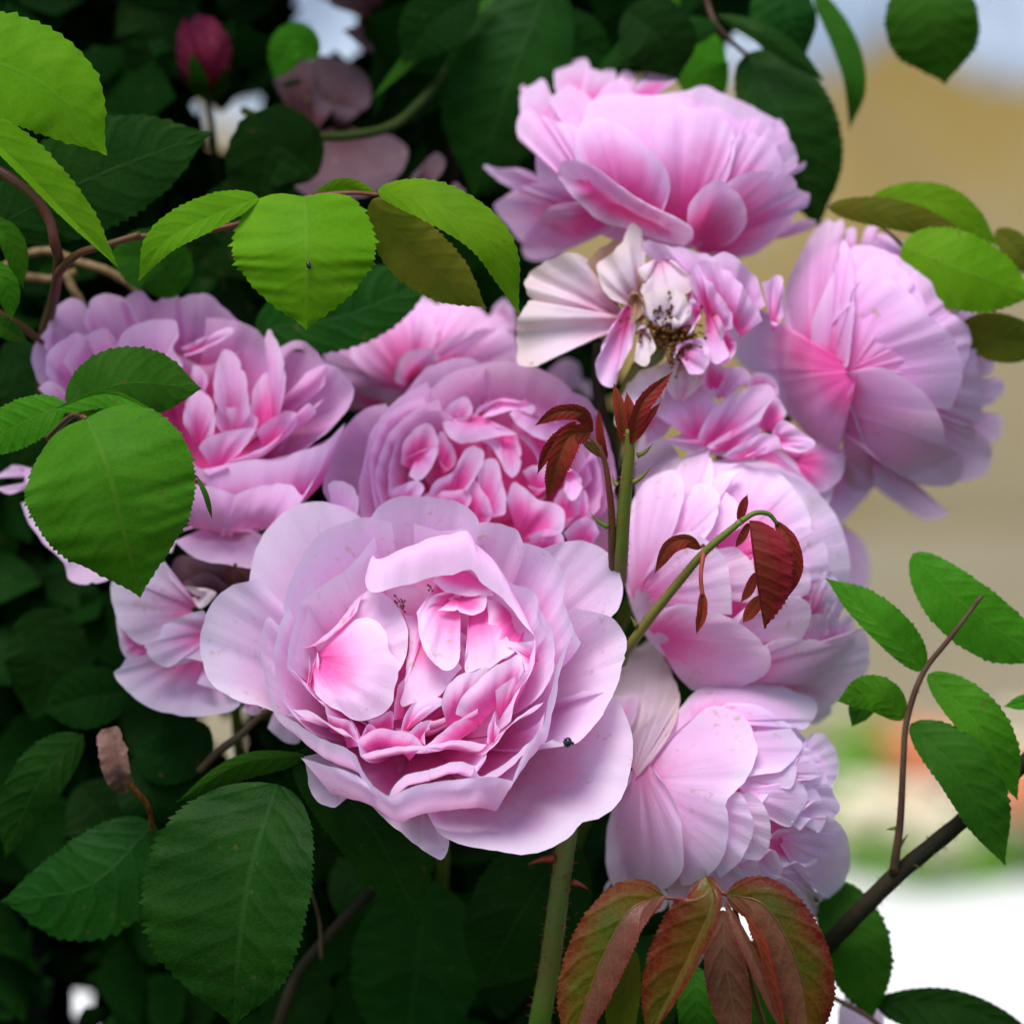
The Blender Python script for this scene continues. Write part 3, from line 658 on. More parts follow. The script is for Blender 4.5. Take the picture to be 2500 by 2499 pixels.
# ---------------------------------------------------------------- rose on the left, half hidden by heart-shaped leaves
r2 = Rose('rose', 'large pink rose partly covered by heart-shaped green leaves', 'C', '1000,980,-80', '1000,720,-50', mat='petal_pink')
p = r2.petal
for rim, off, kw in (
    ('300,620 260,330 200,380 165,480 200,600 280,690 350,720', -9, dict(c=.6, tint=0.10)),
    ('230,420 265,270 300,210 370,170 440,190 500,330', -6, dict(c=.62, tint=0.20)),
    ('440,290 470,190 520,150 600,145 660,180 720,270', -4, dict(c=.62, tint=0.35)),
    ('630,190 730,125 810,185 880,150 930,152 970,240', -6, dict(c=.62, tint=0.45)),
    ('920,180 1010,145 1090,150 1180,220 1260,300', -8, dict(c=.62, tint=0.30)),
    ('1080,270 1220,280 1320,320 1400,390 1440,480', -5, dict(c=.62, tint=0.50)),
    ('1430,450 1530,395 1600,400 1680,470 1705,520 1700,620', -7, dict(c=.62, tint=0.35)),
    ('1600,560 1660,530 1730,510 1800,560 1850,640 1840,720 1780,800 1700,870 1600,960', -5, dict(c=.62, tint=0.30)),
    ('240,560 250,450 340,380 420,350 480,420 500,520', -2, dict(c=.62, tint=0.60)),
    ('330,500 400,400 500,335 560,330 610,390 620,470', -1, dict(c=.62, tint=0.55)),
    ('200,640 260,600 330,640 360,720', -3, dict(c=.62, tint=0.60)),
    ('860,420 940,470 1080,520 1200,470 1300,420 1400,440', -14, dict(c=.62, tint=1.00)),
    ('600,470 640,350 760,290 920,285 935,360 905,430 960,520 900,580', -4, dict(base='760,600,-10', c=0, dome=2, tint=0.25, bw=.3)),
    ('945,430 1050,380 1200,320 1225,335 1110,420 1010,462 955,470', -5, dict(base='1010,440,-8', c=0, dome=1, tint=0.10, bw=.4)),
    ('1400,460 1388,385 1410,330 1442,370 1475,460 1500,600 1480,720', -2, dict(base='1440,820,-9', c=0, dome=1, tint=0.15, bw=.2)),
    ('1120,700 1125,560 1150,470 1180,438 1235,460 1275,540 1300,640 1310,770', -2, dict(base='1230,860,-9', c=0, dome=2, tint=0.15, bw=.3)),
    ('1030,640 1000,560 1010,520 1055,530 1088,600 1070,660', -5, dict(base='1050,700,-10', c=0, dome=1, tint=0.10, bw=.3)),
    ('960,820 970,720 1030,650 1100,690 1130,790 1120,880', -5, dict(base='1040,930,-11', c=0, dome=2, tint=0.40, bw=.3)),
    ('1130,830 1140,740 1200,738 1290,760 1350,800 1330,880', -5, dict(base='1230,930,-12', c=0, dome=1, tint=0.40, bw=.3)),
    ('1300,780 1340,620 1400,560 1470,650 1450,780 1400,850', -9, dict(base='1380,900,-12', c=0, tint=0.90, bw=.3)),
    ('1340,860 1420,800 1510,760 1560,770 1540,860 1450,930', -6, dict(base='1400,950,-11', c=0, tint=0.60, bw=.4)),
    ('1040,950 1070,910 1170,870 1290,845 1330,850 1270,960 1200,1020', -3, dict(base='1140,1060,-9', c=0, dome=1, tint=0.45, bw=.3)),
    ('1200,1020 1300,985 1400,940 1490,860 1570,760 1620,715 1660,760', -3, dict(c=.68, bel=.0, tint=0.60)),
    ('1320,1000 1420,950 1540,850 1640,740 1700,690', -5, dict(c=.68, bel=.0, tint=0.50)),
    ('1090,1075 1200,1030 1330,1015 1480,1000 1600,960 1700,940 1780,860', -3, dict(c=.68, bel=.05, tint=0.55)),
    ('920,960 980,1010 1060,1060 1090,1080 1200,1040', -1, dict(c=.68, bel=.1, tint=0.60)),
    ('1060,1064 1200,1036 1330,1015 1480,1000 1600,960 1700,925 1810,820', -3, dict(base='1420,1260,-9', c=0, dome=3, bw=.75, tint=0.20)),
    ('860,1060 1000,1138 1090,1152 1180,1178 1242,1196', -1, dict(base='1060,1370,-9', c=0, dome=3, bw=.8, tint=-.4)),
    ('1225,1200 1340,1155 1450,1140 1530,1150 1590,1200 1650,1110 1720,1000', -1, dict(base='1380,1370,-9', c=0, dome=4, bw=.8, tint=-.4)),
    ('920,1400 960,1372 1100,1378 1250,1390 1370,1405 1400,1480 1330,1575 1180,1562 1060,1540 980,1500 915,1440', -13, dict(base='1200,1330,-20', c=0, dome=2, tint=0.05, bw=.5)),
    ('1090,1360 1250,1390 1500,1330 1600,1230 1680,1120', -14, dict(c=.7, bel=.1, tint=0.85)),
    ('110,1240 150,1340 220,1440 330,1550 365,1640 430,1670 540,1652 640,1600 760,1500 900,1500', -18, dict(c=.3, tint=0.30)),
    ('-40,1110 0,1085 80,1040 130,1070 120,1150 60,1190 -40,1165', -22, dict(base='300,1100,-24', c=0, tint=0.10)),
    ): p(rim, off, **kw)
for k in range(10):
    a = k * 2.4; rr = 190 + 60 * (k % 4); cx, cy = 1000 + 330 * math.cos(a) * .8, 700 + 150 * math.sin(a)
    p(' '.join('%.0f,%.0f' % (cx + rr * math.cos(a + e), cy + rr * .8 * math.sin(a + e)) for e in (-.8, -.4, 0, .4, .8)), -17 - k % 3, c=.7, bel=-.1, tint=1.00, ns=18, nt=12)

# ---------------------------------------------------------------- rose in the middle, behind the front one
r3 = Rose('rose', 'cupped deep pink rose packed with crumpled inner petals behind the red shoot', 'E', '1050,1130,-76', '1050,860,-44', mat='petal_pink')
p = r3.petal
for rim, off, kw in (
    ('370,1180 200,980 205,830 255,700 340,590 420,530 520,505', -11, dict(c=.6, tint=0.15)),
    ('620,450 720,330 800,290 900,262 1000,285 1070,350', -10, dict(c=.62, tint=0.15)),
    ('740,440 850,350 960,310 1100,285 1220,290 1340,330 1450,390 1510,460', -7, dict(c=.65, tint=0.84)),
    ('1430,430 1540,460 1620,530 1680,680 1715,800 1722,900 1690,1020', -6, dict(c=.9, tint=0.47)),
    ('400,1150 378,960 400,820 450,640 530,530 640,440 740,390', -5, dict(c=.68, bel=.05, tint=0.47)),
    ('470,1080 438,900 445,740 490,620 560,540 640,490 720,470', -4, dict(c=.68, bel=.03, tint=0.69)),
    ('500,1060 465,900 500,740 570,620 680,530 800,480', -4, dict(c=.68, bel=.0, tint=0.84)),
    ('530,980 540,820 600,650 680,570 800,542 870,575', -6, dict(c=.68, bel=-.03, tint=0.99)),
    ('640,800 600,700 700,600 850,560 1000,560', -9, dict(c=.68, bel=-.03, tint=1.10)),
    ('1200,520 1350,560 1480,640 1560,760 1600,900', -7, dict(c=.68, bel=-.02, tint=0.99)),
    ('1480,640 1580,720 1640,850 1660,980', -6, dict(c=.68, bel=0, tint=0.74)),
    ('1560,820 1600,760 1650,900 1640,1050', -4, dict(c=.7, tint=0.47)),
    ('820,545 880,490 940,470 972,505 962,565 890,575', -7, dict(base='890,640,-12', c=0, dome=1, tint=0.69, bw=.4)),
    ('985,565 1010,522 1100,492 1200,500 1305,512 1285,560 1200,535 1110,562 1020,578', -6, dict(base='1140,480,-11', c=0, dome=1, tint=0.00, bw=.6)),
    ('815,603 830,650 860,690 910,712 1000,698 1100,680 1210,662 1100,628', -6, dict(base='990,570,-11', c=0, dome=2, tint=0.10, bw=.6)),
    ('1168,558 1215,620 1280,670 1350,695 1420,720 1440,680', -5, dict(base='1330,540,-11', c=0, dome=1.5, tint=0.10, bw=.6)),
    ('1010,700 1060,722 1110,790 1155,870 1180,897 1216,860 1228,760 1210,670', -8, dict(base='1130,620,-13', c=0, dome=1.5, tint=0.79, bw=.4)),
    ('1220,680 1300,760 1340,840 1400,800 1420,740', -9, dict(base='1320,640,-13', c=0, tint=0.89, bw=.4)),
    ('600,820 615,700 680,630 742,610 795,690 785,750', -7, dict(base='680,850,-14', c=0, dome=1.5, tint=1.10, bw=.3)),
    ('605,800 700,752 787,733 765,830 722,890 680,908 640,880', -5, dict(base='690,770,-8', c=0, dome=1, tint=0.15, bw=.5)),
    ('770,700 810,650 850,700 890,800 850,850 800,800', -9, dict(base='820,860,-13', c=0, tint=0.89, bw=.4)),
    ('538,965 600,930 690,913 717,940 690,1010 640,1060', -5, dict(base='600,1040,-10', c=0, dome=1, tint=0.47, bw=.4)),
    ('745,975 780,910 870,860 905,800 940,742 990,722 1032,760 1022,830 985,900 945,955', -5, dict(base='860,990,-11', c=0, dome=2, tint=0.69, bw=.3)),
    ('690,1000 760,970 860,960 950,960 960,1030 900,1080', -7, dict(base='830,1100,-12', c=0, dome=1.5, tint=1.04, bw=.4)),
    ('1000,870 1040,800 1095,800 1130,900 1147,990 1140,1085 1085,1085 1020,1040', -5, dict(base='1020,1100,-12', c=0, dome=2, tint=0.79, bw=.3)),
    ('940,960 980,900 1020,950 1080,1080 1040,1150', -6, dict(base='980,1150,-12', c=0, dome=1, tint=0.99, bw=.3)),
    ('1150,1000 1190,918 1250,950 1330,1010 1412,1030 1455,1080 1440,1180 1300,1200', -4, dict(base='1230,1200,-11', c=0, dome=2.5, tint=0.89, bw=.3)),
    ('1270,1200 1350,1163 1440,1185 1450,1300', -3, dict(base='1350,1320,-10', c=0, dome=1, tint=0.89, bw=.3)),
    ('1235,860 1290,828 1380,855 1400,920 1330,950 1260,930', -6, dict(base='1310,980,-11', c=0, dome=1, tint=0.79, bw=.4)),
    ('1418,890 1500,855 1545,900 1535,980 1492,1012 1450,960', -4, dict(base='1480,850,-10', c=0, dome=1, tint=0.10, bw=.4)),
    ('1525,1010 1560,955 1575,1080 1530,1120', -4, dict(base='1550,1140,-9', c=0, tint=0.47, bw=.4)),
    ('1400,1010 1450,950 1520,1000 1530,1080 1470,1110', -9, dict(base='1460,1120,-13', c=0, tint=1.10, bw=.4)),
    ('1450,1180 1530,1110 1600,1110 1640,1180', -4, dict(base='1540,1260,-10', c=0, tint=0.69, bw=.4)),
    ('215,935 245,910 310,915 362,960 372,1080 330,1180', 3, dict(base='300,1220,-6', c=0, dome=1, tint=0.00, bw=.3)),
    ): p(rim, off, **kw)
for k in range(12):
    a = k * 2.4; rr = 170 + 70 * (k % 4); cx, cy = 1060 + 250 * math.cos(a) * .8, 840 + 130 * math.sin(a)
    p(' '.join('%.0f,%.0f' % (cx + rr * math.cos(a + e), cy + rr * .8 * math.sin(a + e)) for e in (-.8, -.4, 0, .4, .8)), -17 - k % 3, c=.7, bel=-.1, tint=1.10, ns=18, nt=12)

# ---------------------------------------------------------------- lilac pink rose farther back
r4 = Rose('rose', 'blurred lilac pink rose tucked behind the middle rose under the lime leaves', 'J3', '760,800,-115', '760,300,-100', ell=(800, 470, 720, 430, 24, -112, 0), mat='petal_pink')
p = lambda rim, off, **kw: r4.petal(rim, off, drape=True, **{**dict(base='700,640,-6', bend=.12, tint=.3), **kw})
p('1590,600 1720,490 1830,520 1850,620 1900,640 1915,740 1850,800', -8, base='1500,800,-10')
p('1250,140 1340,80 1395,160 1410,290', -8, tint=1.0, base='1250,500,-9')
p('170,800 115,640 120,440 200,300 330,420 430,640 460,840', -9, tint=.35, base='520,780,-8')
p('120,620 125,420 150,330 220,260 320,232 420,300', -7, tint=.2)
p('880,130 930,52 972,100 1010,230', -9, tint=.25)
p('620,140 700,52 800,70 885,150 900,280', -7, tint=.2)
p('290,480 330,240 400,140 500,80 620,85 695,150 715,300', -1, tint=.3)
p('1180,220 1290,180 1380,280 1430,520', -5, tint=.4)
p('890,300 960,130 1080,110 1200,180 1260,320', -3, tint=.25)
p('710,330 740,220 790,180 840,210 880,340', 1, tint=.45)
p('590,620 640,460 720,428 820,420 900,470', 5, tint=.3)
p('800,470 1000,330 1250,280 1400,340 1450,520', 4, tint=.4)

# ---------------------------------------------------------------- rose at the top, seen from the side
r5 = Rose('rose', 'big pink rose seen side on, uppermost of the cluster against dark leaves', 'C2', '1000,1010,-78', '900,200,-78', ell=(960, 650, 790, 480, 40, -90, 8), mat='petal_pink')
B5 = '900,960,-4'
p = lambda rim, off, **kw: r5.petal(rim, off, drape=True, **{**dict(base=B5, tint=0.47, lift=2.2), **kw})
p('215,150 245,165 262,200 275,260', -8, base='300,400,-8', tint=0.22)
p('235,350 250,210 300,185 345,158 395,230 440,340', -7, base='420,560,-7', tint=0.42)
p('415,200 428,90 470,70 500,60 560,45 605,100 570,200', -10, base='540,420,-10', tint=0.62)
p('555,220 600,100 660,115 720,98 735,160 690,250', -10, base='620,420,-10', tint=0.72)
p('740,160 785,110 825,125 838,180 800,240', -12, base='780,400,-12', tint=0.82)
p('820,215 870,160 930,118 1040,98 1070,130 1010,200 930,250', -13, base='840,300,-12', tint=0.62)
p('630,260 700,180 765,155 835,245 860,320', -9, base='740,420,-9', tint=0.52)
p('840,260 1000,232 1090,222 1220,195 1330,250 1440,290 1520,340 1590,385 1640,470 1650,560', -7, base='1050,900,-5', tint=0.37)
p('1540,400 1600,370 1640,440 1645,500', -6, base='1400,700,-5', tint=0.32)
p('1560,490 1650,480 1690,560 1692,610 1732,588 1725,622 1660,655', -6, base='1300,860,-4', tint=0.57)
p('1640,960 1700,900 1788,910 1765,940 1630,985', -8, base='1500,1000,-8', tint=0.32)
p('430,360 395,260 480,190 560,220 610,270 620,400', -4, tint=0.62)
p('560,400 600,280 700,235 850,240 1000,250 1110,300 1150,420', -3, tint=0.27)
p('1320,430 1420,370 1530,380 1575,450 1590,560', -3, tint=0.52, base='1200,900,-3')
p('225,470 216,400 240,340 290,312 350,345 430,380 530,410 560,520', -1, tint=0.32, base='720,900,-3')
p('910,560 940,390 1050,322 1150,308 1270,330 1340,410 1365,520 1330,660', -1, tint=0.47, base='1080,950,-3', bend=.1)
p('1330,560 1350,480 1420,443 1500,460 1580,520 1612,600 1600,700', -1, tint=0.62, base='1180,980,-3')
p('520,560 545,400 640,358 740,388 860,470 950,560 1012,650 1020,740 985,820', 1, tint=0.67, base='830,960,-3', bend=.1)
p('1290,720 1400,655 1550,640 1650,660 1720,745 1756,760 1742,820 1690,850 1640,930 1510,1045 1420,1092 1250,1060', 1, tint=0.67, base='1180,1010,-3', bend=.08)
p('1110,920 1130,800 1200,720 1270,688 1340,720 1405,800 1425,900 1380,980', 2, tint=0.47, base='1190,1020,-2', bend=.15)
p('430,650 445,600 490,580 560,590 660,640 740,710 830,770 940,840 1060,890 1130,930 1142,990 1095,1032', [3, 4, 5, 6, 7, 7, 7, 5], tint=0.42, base='760,880,2', curl=2)
p('430,670 520,780 640,890 800,950 1000,1012 1095,1032', 3, tint=0.62, base='750,800,4', bw=.5)
p('430,720 330,660 240,625 130,625 40,612 110,680 210,745 360,760', -10, tint=0.22, base='470,770,-9')
p('520,790 370,708 260,715 160,770 100,833 170,930 250,1015 420,960', -6, tint=0.37, base='560,840,-6')
p('560,800 420,815 320,910 248,1020 270,1100 370,1107 450,1070 560,1020 730,940', -3, tint=0.57, base='700,860,-4', dome=3)

# ---------------------------------------------------------------- wilted flower under it, petals falling away from the brown stamens
r6 = Rose('wilted_rose', 'wilted rose with brown stamens and limp whitish petals under the side-on rose', 'C3', '780,660,-56', '780,620,-44', mat='petal_old')
p = lambda rim, off, base, **kw: r6.petal(rim, off, base=base, c=0, **{**dict(tint=.1, bw=.3, wave=2.4), **kw})
p('420,200 320,160 200,215 110,280 85,345 150,420 320,480 560,490', [-7, -2, -9, -3, -8, -5], '590,500,-9', dome=2, tint=.25)
p('560,500 430,500 330,500 190,440 110,420 65,480 48,600 55,740 130,767 260,700 420,635 545,580', [-3, 0, -6, -1, -6, 0, -4, 0], '620,520,-6', dome=3, tint=-.1, bw=.5)
p('670,430 675,520 645,650 590,780 545,872 490,840 452,765 480,690 540,560 590,470', 0, '640,440,-4', tint=.45, mat='petal_pink')
p('600,430 520,390 475,310 470,240 560,150 620,60 660,12 717,80 727,180 690,245', -2, '690,440,-6', dome=3, tint=.1)
p('680,250 715,330 695,355 760,440 828,462 900,400 975,340 940,260 900,205 830,195', 0, '800,200,-3', dome=2, tint=.0, wave=2)
p('705,150 728,102 850,130 980,158 1070,168 1180,180 1255,240 1310,320 1350,440', 0, '1120,470,-8', dome=3, tint=.2, bw=.35, mat='petal_pink')
p('980,260 1000,215 1080,215 1130,245 1200,310 1275,400 1335,520', 3, '1160,540,-3', dome=2, tint=.25, bw=.35, mat='petal_pink')
p('950,330 968,250 988,205 1030,290 1090,360 1160,450 1180,560', 4, '1080,520,-1', dome=1.5, tint=.3, bw=.3, mat='petal_pink')
p('395,330 400,230 460,160 560,110 640,120 600,260 560,400', -7, '560,470,-9', tint=.3, mat='petal_tan')
p('590,440 560,330 600,280 680,260 720,380 760,470', -3, '680,520,-6', tint=.3, mat='petal_tan')
p('800,860 780,780 860,700 960,680 1040,760 1020,860', -9, '900,940,-10', tint=-.2)
p('700,480 760,420 860,440 960,420 960,520', -5, '850,600,-7', tint=.2, mat='petal_tan')
p('960,600 943,480 980,340 1060,380 1130,460 1142,560 1120,640 1160,700 1100,752 1030,700', 1, '1040,420,-4', dome=2, tint=.4, mat='petal_pink')
p('1080,600 1150,560 1190,640 1170,740 1090,750', -1, '1130,660,-6', tint=1, mat='petal_pink')
p('1330,320 1430,288 1442,340 1425,530 1370,520', -4, '1390,560,-6', tint=.2, mat='petal_pink')
p('610,1130 562,1060 575,960 620,860 700,790 800,748 835,770 790,860', -8, '800,960,-10', dome=2, tint=-.3)
p('900,560 940,530 960,600 920,610', -2, '890,590,-4', tint=.5, mat='petal_pink')
p('840,800 900,720 1000,740 1040,830 980,880', -10, '900,740,-10', tint=.2)
p('1010,850 1050,740 1100,740 1160,790 1120,860', -6, '1080,880,-9', tint=.9, mat='petal_pink')

p('700,480 715,390 790,350 890,370 965,450 930,530 860,500 780,520', 3, '830,590,-1', dome=2, tint=.15)
p('870,720 930,640 1010,620 1060,700 1030,790 950,800', 2, '880,650,-3', dome=1.5, tint=.3, mat='petal_pink')
p('640,640 690,560 750,590 770,680 720,760 660,730', 2, '700,540,-2', dome=1.5, tint=.1)
p('590,470 640,400 720,420 700,500 640,540', 3, '660,360,-1', dome=1.5, tint=.2, mat='petal_tan')
p('930,470 960,400 1000,430 980,560 940,600', 4, '1000,480,0', dome=1, tint=.4, mat='petal_pink')

# ---------------------------------------------------------------- smaller ragged rose below the wilted one
r8 = Rose('rose', 'small ragged pink rose wedged below the wilted rose', 'C3', '1180,1090,-66', '1180,1030,-50', mat='petal_pink')
p = lambda rim, off, base, **kw: r8.petal(rim, off, base=base, c=0, **{**dict(tint=.3, bw=.3, dome=1.5), **kw})
p('820,1150 960,1215 1080,1225 1250,1185 1400,1200 1500,1260 1565,1350 1600,1450 1400,1400', -10, '1200,1120,-10', tint=.3, bw=.4)
p('780,1020 790,940 850,890 970,808 1012,850 1060,900 1100,1000 1040,1130 830,1140', -3, '1000,1150,-7', tint=.15)
p('1060,900 1100,810 1170,758 1250,780 1272,830 1200,860 1140,920 1095,945', 0, '1120,930,-4', tint=-.2)
p('995,1130 1060,1000 1140,930 1250,870 1370,858 1402,910 1340,1000 1312,1055 1130,1155', -1, '1060,1170,-5', tint=.4)
p('1300,1070 1330,980 1400,920 1460,1010 1400,1090', -5, '1370,1100,-7', tint=1)
p('1120,1230 1230,1160 1340,1110 1412,1130 1427,1197 1360,1182 1250,1225', 1, '1220,1250,-3', tint=.2)
p('1385,1100 1440,1040 1550,1110 1608,1165 1550,1212 1450,1195', 1, '1400,1150,-3', tint=.1)
p('1040,1180 1130,1120 1290,1060 1330,1110 1200,1180', -3, '1120,1210,-5', tint=.6)
p('1240,860 1300,790 1400,830 1420,920', -6, '1330,940,-8', tint=.9)

p('1000,1180 1200,1230 1450,1230 1600,1200 1700,1330 1680,1480 1500,1560 1300,1480 1050,1330', -22, '1250,1300,-22', tint=.5, bw=.05)
p('1380,1160 1480,1180 1620,1160 1740,1180 1760,1320 1640,1420 1500,1380', -20, '1520,1260,-20', tint=.6, bw=.05)
p('760,960 800,860 900,780 1010,800 1100,880 1000,1000 860,1080', -12, '900,980,-13', tint=.2, bw=.1)
p('600,1100 640,960 760,880 860,960 840,1100 720,1180', -14, '730,1060,-14', tint=-.2, bw=.1)

# ---------------------------------------------------------------- rose on the right, facing away
r7 = Rose('rose', 'pink rose turned right toward the ochre wall with a bent-back magenta petal', 'C4', '760,1000,-74', '1200,850,-80', ell=(1000, 880, 590, 690, 44, -92, 0), mat='petal_pink')
p = lambda rim, off, **kw: r7.petal(rim, off, drape=True, **{**dict(base='800,1000,0', tint=0.04, lift=2.2), **kw})
for rim, b in (('1460,900 1490,870 1510,930 1565,930 1545,1010 1500,1030', '1300,980,-12'), ('1500,1080 1530,1050 1590,1035 1612,1090 1560,1160 1490,1190', '1300,1080,-12'), ('1450,1290 1560,1220 1607,1270 1580,1350 1520,1380', '1300,1200,-10')):
    p(rim, -12, base=b, tint=0.24)
for rim, b in (('770,320 795,250 830,248 838,320', '820,480,-9'), ('860,320 900,240 957,213 940,262 910,330', '880,480,-11'), ('920,370 950,280 1012,290 1045,345 1000,400', '960,520,-9'), ('990,410 1060,348 1142,390 1148,450 1100,470', '1040,560,-8'), ('860,390 890,318 922,310 945,390', '890,520,-7'), ('1040,380 1080,330 1090,350 1070,400', '1050,500,-10')):
    p(rim, -9, base=b, tint=0.09, wave=1.5)
p('1380,1000 1460,880 1492,1000 1502,1150 1480,1260 1380,1290', -6, tint=0.09)
p('1280,1260 1400,1280 1500,1330 1547,1400 1520,1535 1385,1585', -4, tint=0.14, base='950,1150,-2')
p('780,380 830,345 910,340 1010,380 1135,450 1160,580', -5, tint=-0.01)
p('1100,520 1130,480 1200,452 1290,500 1372,580 1378,690 1330,760', -5, tint=-0.26)
p('1200,740 1330,700 1400,740 1442,820 1432,900 1400,990', -4, tint=-0.16)
p('840,480 920,402 1050,440 1140,540 1200,650 1220,760', -3, tint=-0.16)
p('457,720 458,600 500,480 560,360 630,250 690,203 722,225 755,203 768,320 720,450', -1, tint=0.14, base='600,960,-5', bw=.12, bend=.05)
p('820,640 850,535 950,508 1050,540 1130,600 1180,680 1262,742 1340,820 1392,950 1382,1080 1330,1200', 0, tint=-0.01, base='600,1000,-4', bw=.12, bend=.06)
p('600,860 608,740 660,600 720,480 772,308 812,420 832,600 820,780 795,970', 1, tint=0.04, base='690,1020,-3', bw=.12)
p('820,1000 960,978 1080,1030 1180,1100 1250,1190 1292,1280 1310,1385 1382,1440 1397,1530 1350,1590 1220,1602 1100,1560 1000,1500 890,1390', 2, tint=0.04, base='600,1160,-4', bw=.12, bend=.05)
p('340,690 285,645 205,636 158,710 165,810 200,920 270,1000 390,1075 440,1180 520,1270 620,1370 727,1435 765,1300 800,1110', [-3, -2, -1, 0, 1, 2, 2, 3, 4, 4, 4, 3], tint=0.35, base='800,1000,2', dome=3)
p('775,1240 792,1180 845,1300 892,1420 928,1540 910,1622 830,1622 755,1500', -2, base='800,1100,-3', tint=-0.16)
p('600,1650 690,1530 780,1575 835,1625 925,1600 850,1700 740,1812 645,1852 590,1790', -10, base='780,1450,-8', tint=0.14)
p('900,1420 1000,1510 1110,1600 1240,1680 1315,1752 1230,1778 1060,1697 925,1600', -8, base='850,1330,-6', tint=0.14)
p('640,1850 750,1828 840,1860 900,1950 905,2080 860,2200 760,2200 640,2050', -14, base='650,1750,-12', tint=-0.06)

# ---------------------------------------------------------------- rose right of the red shoot, seen from the side
r9 = Rose('rose', 'pale pink rose seen from the side behind the drooping wine-red shoot', 'K', '430,1020,-70', '1350,1100,-62', ell=(860, 950, 720, 720, 42, -74, 0), mat='petal')
p = lambda rim, off, **kw: r9.petal(rim, off, drape=True, **{**dict(base='430,1020,0', tint=0.10, lift=2.2), **kw})
p('20,760 40,680 90,580 180,500 230,600 230,850', 4, tint=-0.15, base='200,900,4')
p('700,380 850,390 980,390 1080,440 1170,540 1232,640 1250,760', -7, tint=0.40, base='800,850,-5')
p('800,560 850,470 930,440 1050,480 1150,580 1210,700', -9, tint=0.75, base='850,900,-5')
p('1180,720 1250,735 1312,800 1335,900 1325,1000', -5, tint=0.10, base='900,1000,-3')
p('1230,800 1310,880 1360,960 1400,1060 1380,1160', -6, tint=0.15, base='1000,1050,-3')
p('330,620 325,330 365,232 440,232 520,300 562,380 570,480', -4, tint=-0.25, base='400,800,-2')
p('520,460 600,332 692,288 722,360 735,480 700,600', -2, tint=-0.25, base='560,760,-1')
p('690,530 740,460 872,424 815,500 760,580', -2, tint=-0.05, base='640,720,-1')
p('740,600 780,535 832,560 868,620 880,720', -3, tint=0.05, base='600,880,-1')
p('560,600 650,498 732,508 768,590 745,690 680,800', 0, tint=-0.05, base='500,860,0')
p('275,950 285,720 330,540 420,452 520,424 578,490 562,640 500,800', 2, tint=-0.25, base='340,1060,2', bend=.1)
p('740,840 850,830 922,890 955,1000 970,1130', -1, tint=0.10, base='500,1030,0')
p('1100,720 1190,900 1235,960 1238,1060 1170,1100', -3, tint=0.05, base='800,1060,-1')
p('1160,1010 1240,940 1320,980 1375,1030 1350,1190 1240,1180', -5, tint=0.60, base='1100,1150,-4')
p('420,940 500,780 600,743 700,790 790,880 822,1000 830,1180', 2, tint=-0.10, base='380,1060,2', bend=.08)
for rim, b, ti in (('1240,1170 1260,1040 1330,1000 1380,1100 1340,1200', '1200,1240,-4', .6), ('1290,1250 1330,1125 1382,1200 1412,1270', '1300,1330,-3', .4), ('1350,1270 1420,1180 1475,1235 1440,1300', '1340,1350,-3', .5), ('1210,1260 1250,1180 1320,1190 1340,1290', '1200,1360,-2', .15)):
    p(rim, -4, base=b, tint=ti, wave=1.5)
p('860,1230 960,1100 1100,1080 1232,1120 1245,1200 1190,1320', 0, tint=0.05, base='720,1320,0')
p('1420,1400 1510,1255 1552,1380 1542,1470 1450,1570 1350,1660 1260,1710', -1, tint=0.15, base='1000,1560,0')
p('960,1500 1040,1320 1250,1310 1420,1342 1512,1248 1482,1330 1432,1400 1425,1475 1320,1560', 1, tint=0.20, base='760,1500,0')
p('400,1220 440,1170 550,1128 690,1145 840,1210 960,1290 1032,1390 1020,1480 920,1540 760,1600 620,1575', 3, tint=0.20, base='470,1300,2', bend=.08)
p('700,1600 900,1540 1100,1530 1300,1560 1330,1600 1200,1680', -3, tint=0.25, base='700,1450,-2')
p('1200,1740 1330,1660 1350,1700 1260,1760', -8, tint=-0.05, base='1100,1650,-6')

# ---------------------------------------------------------------- rose low on the right, facing right
r10 = Rose('rose', 'pale pink globe-shaped rose just above the drooping bronze leaves', 'C6', '330,760,-48', '1100,900,-44', ell=(740, 880, 660, 640, 42, -58, 0))
p = lambda rim, off, **kw: r10.petal(rim, off, drape=True, **{**dict(base='330,740,0', tint=-0.28, lift=2.2), **kw})
p('110,290 140,170 210,50 290,5 380,80 440,200 472,310 430,480 380,560 300,660', 2, tint=-0.48, base='225,700,3', mat='petal_old', wave=1.6)
p('100,260 160,300 235,285 255,330 240,410 215,470', 6, tint=-0.08, base='150,420,5')
p('1130,560 1150,505 1232,503 1292,590 1302,690 1270,780', -7, tint=-0.18, base='1000,700,-6')
p('1190,760 1225,690 1250,760 1312,880 1270,940', -5, tint=-0.28, base='1050,800,-4')
p('1230,930 1290,948 1342,1020 1362,1120 1350,1240 1310,1312 1260,1352 1190,1322 1150,1230', -3, tint=-0.28, base='1000,1050,-4', bend=.1)
p('1180,1400 1195,1345 1252,1368 1282,1420 1290,1560 1312,1700 1292,1795', -4, tint=-0.58, base='1130,1300,-4', mat='petal_old')
p('1295,1540 1350,1508 1397,1580 1392,1680 1340,1760 1298,1815', -8, tint=-0.28, base='1230,1450,-7')
p('550,1330 560,1500 600,1640 680,1800 660,1850 560,1760 500,1600', -8, tint=0.32, base='560,1200,-6')
p('1050,560 1110,560 1190,600 1220,640 1130,640', -2, tint=-0.28, base='950,640,-1')
p('1060,720 1110,600 1200,670 1217,690 1180,727 1100,740', -2, tint=-0.33, base='950,700,-1')
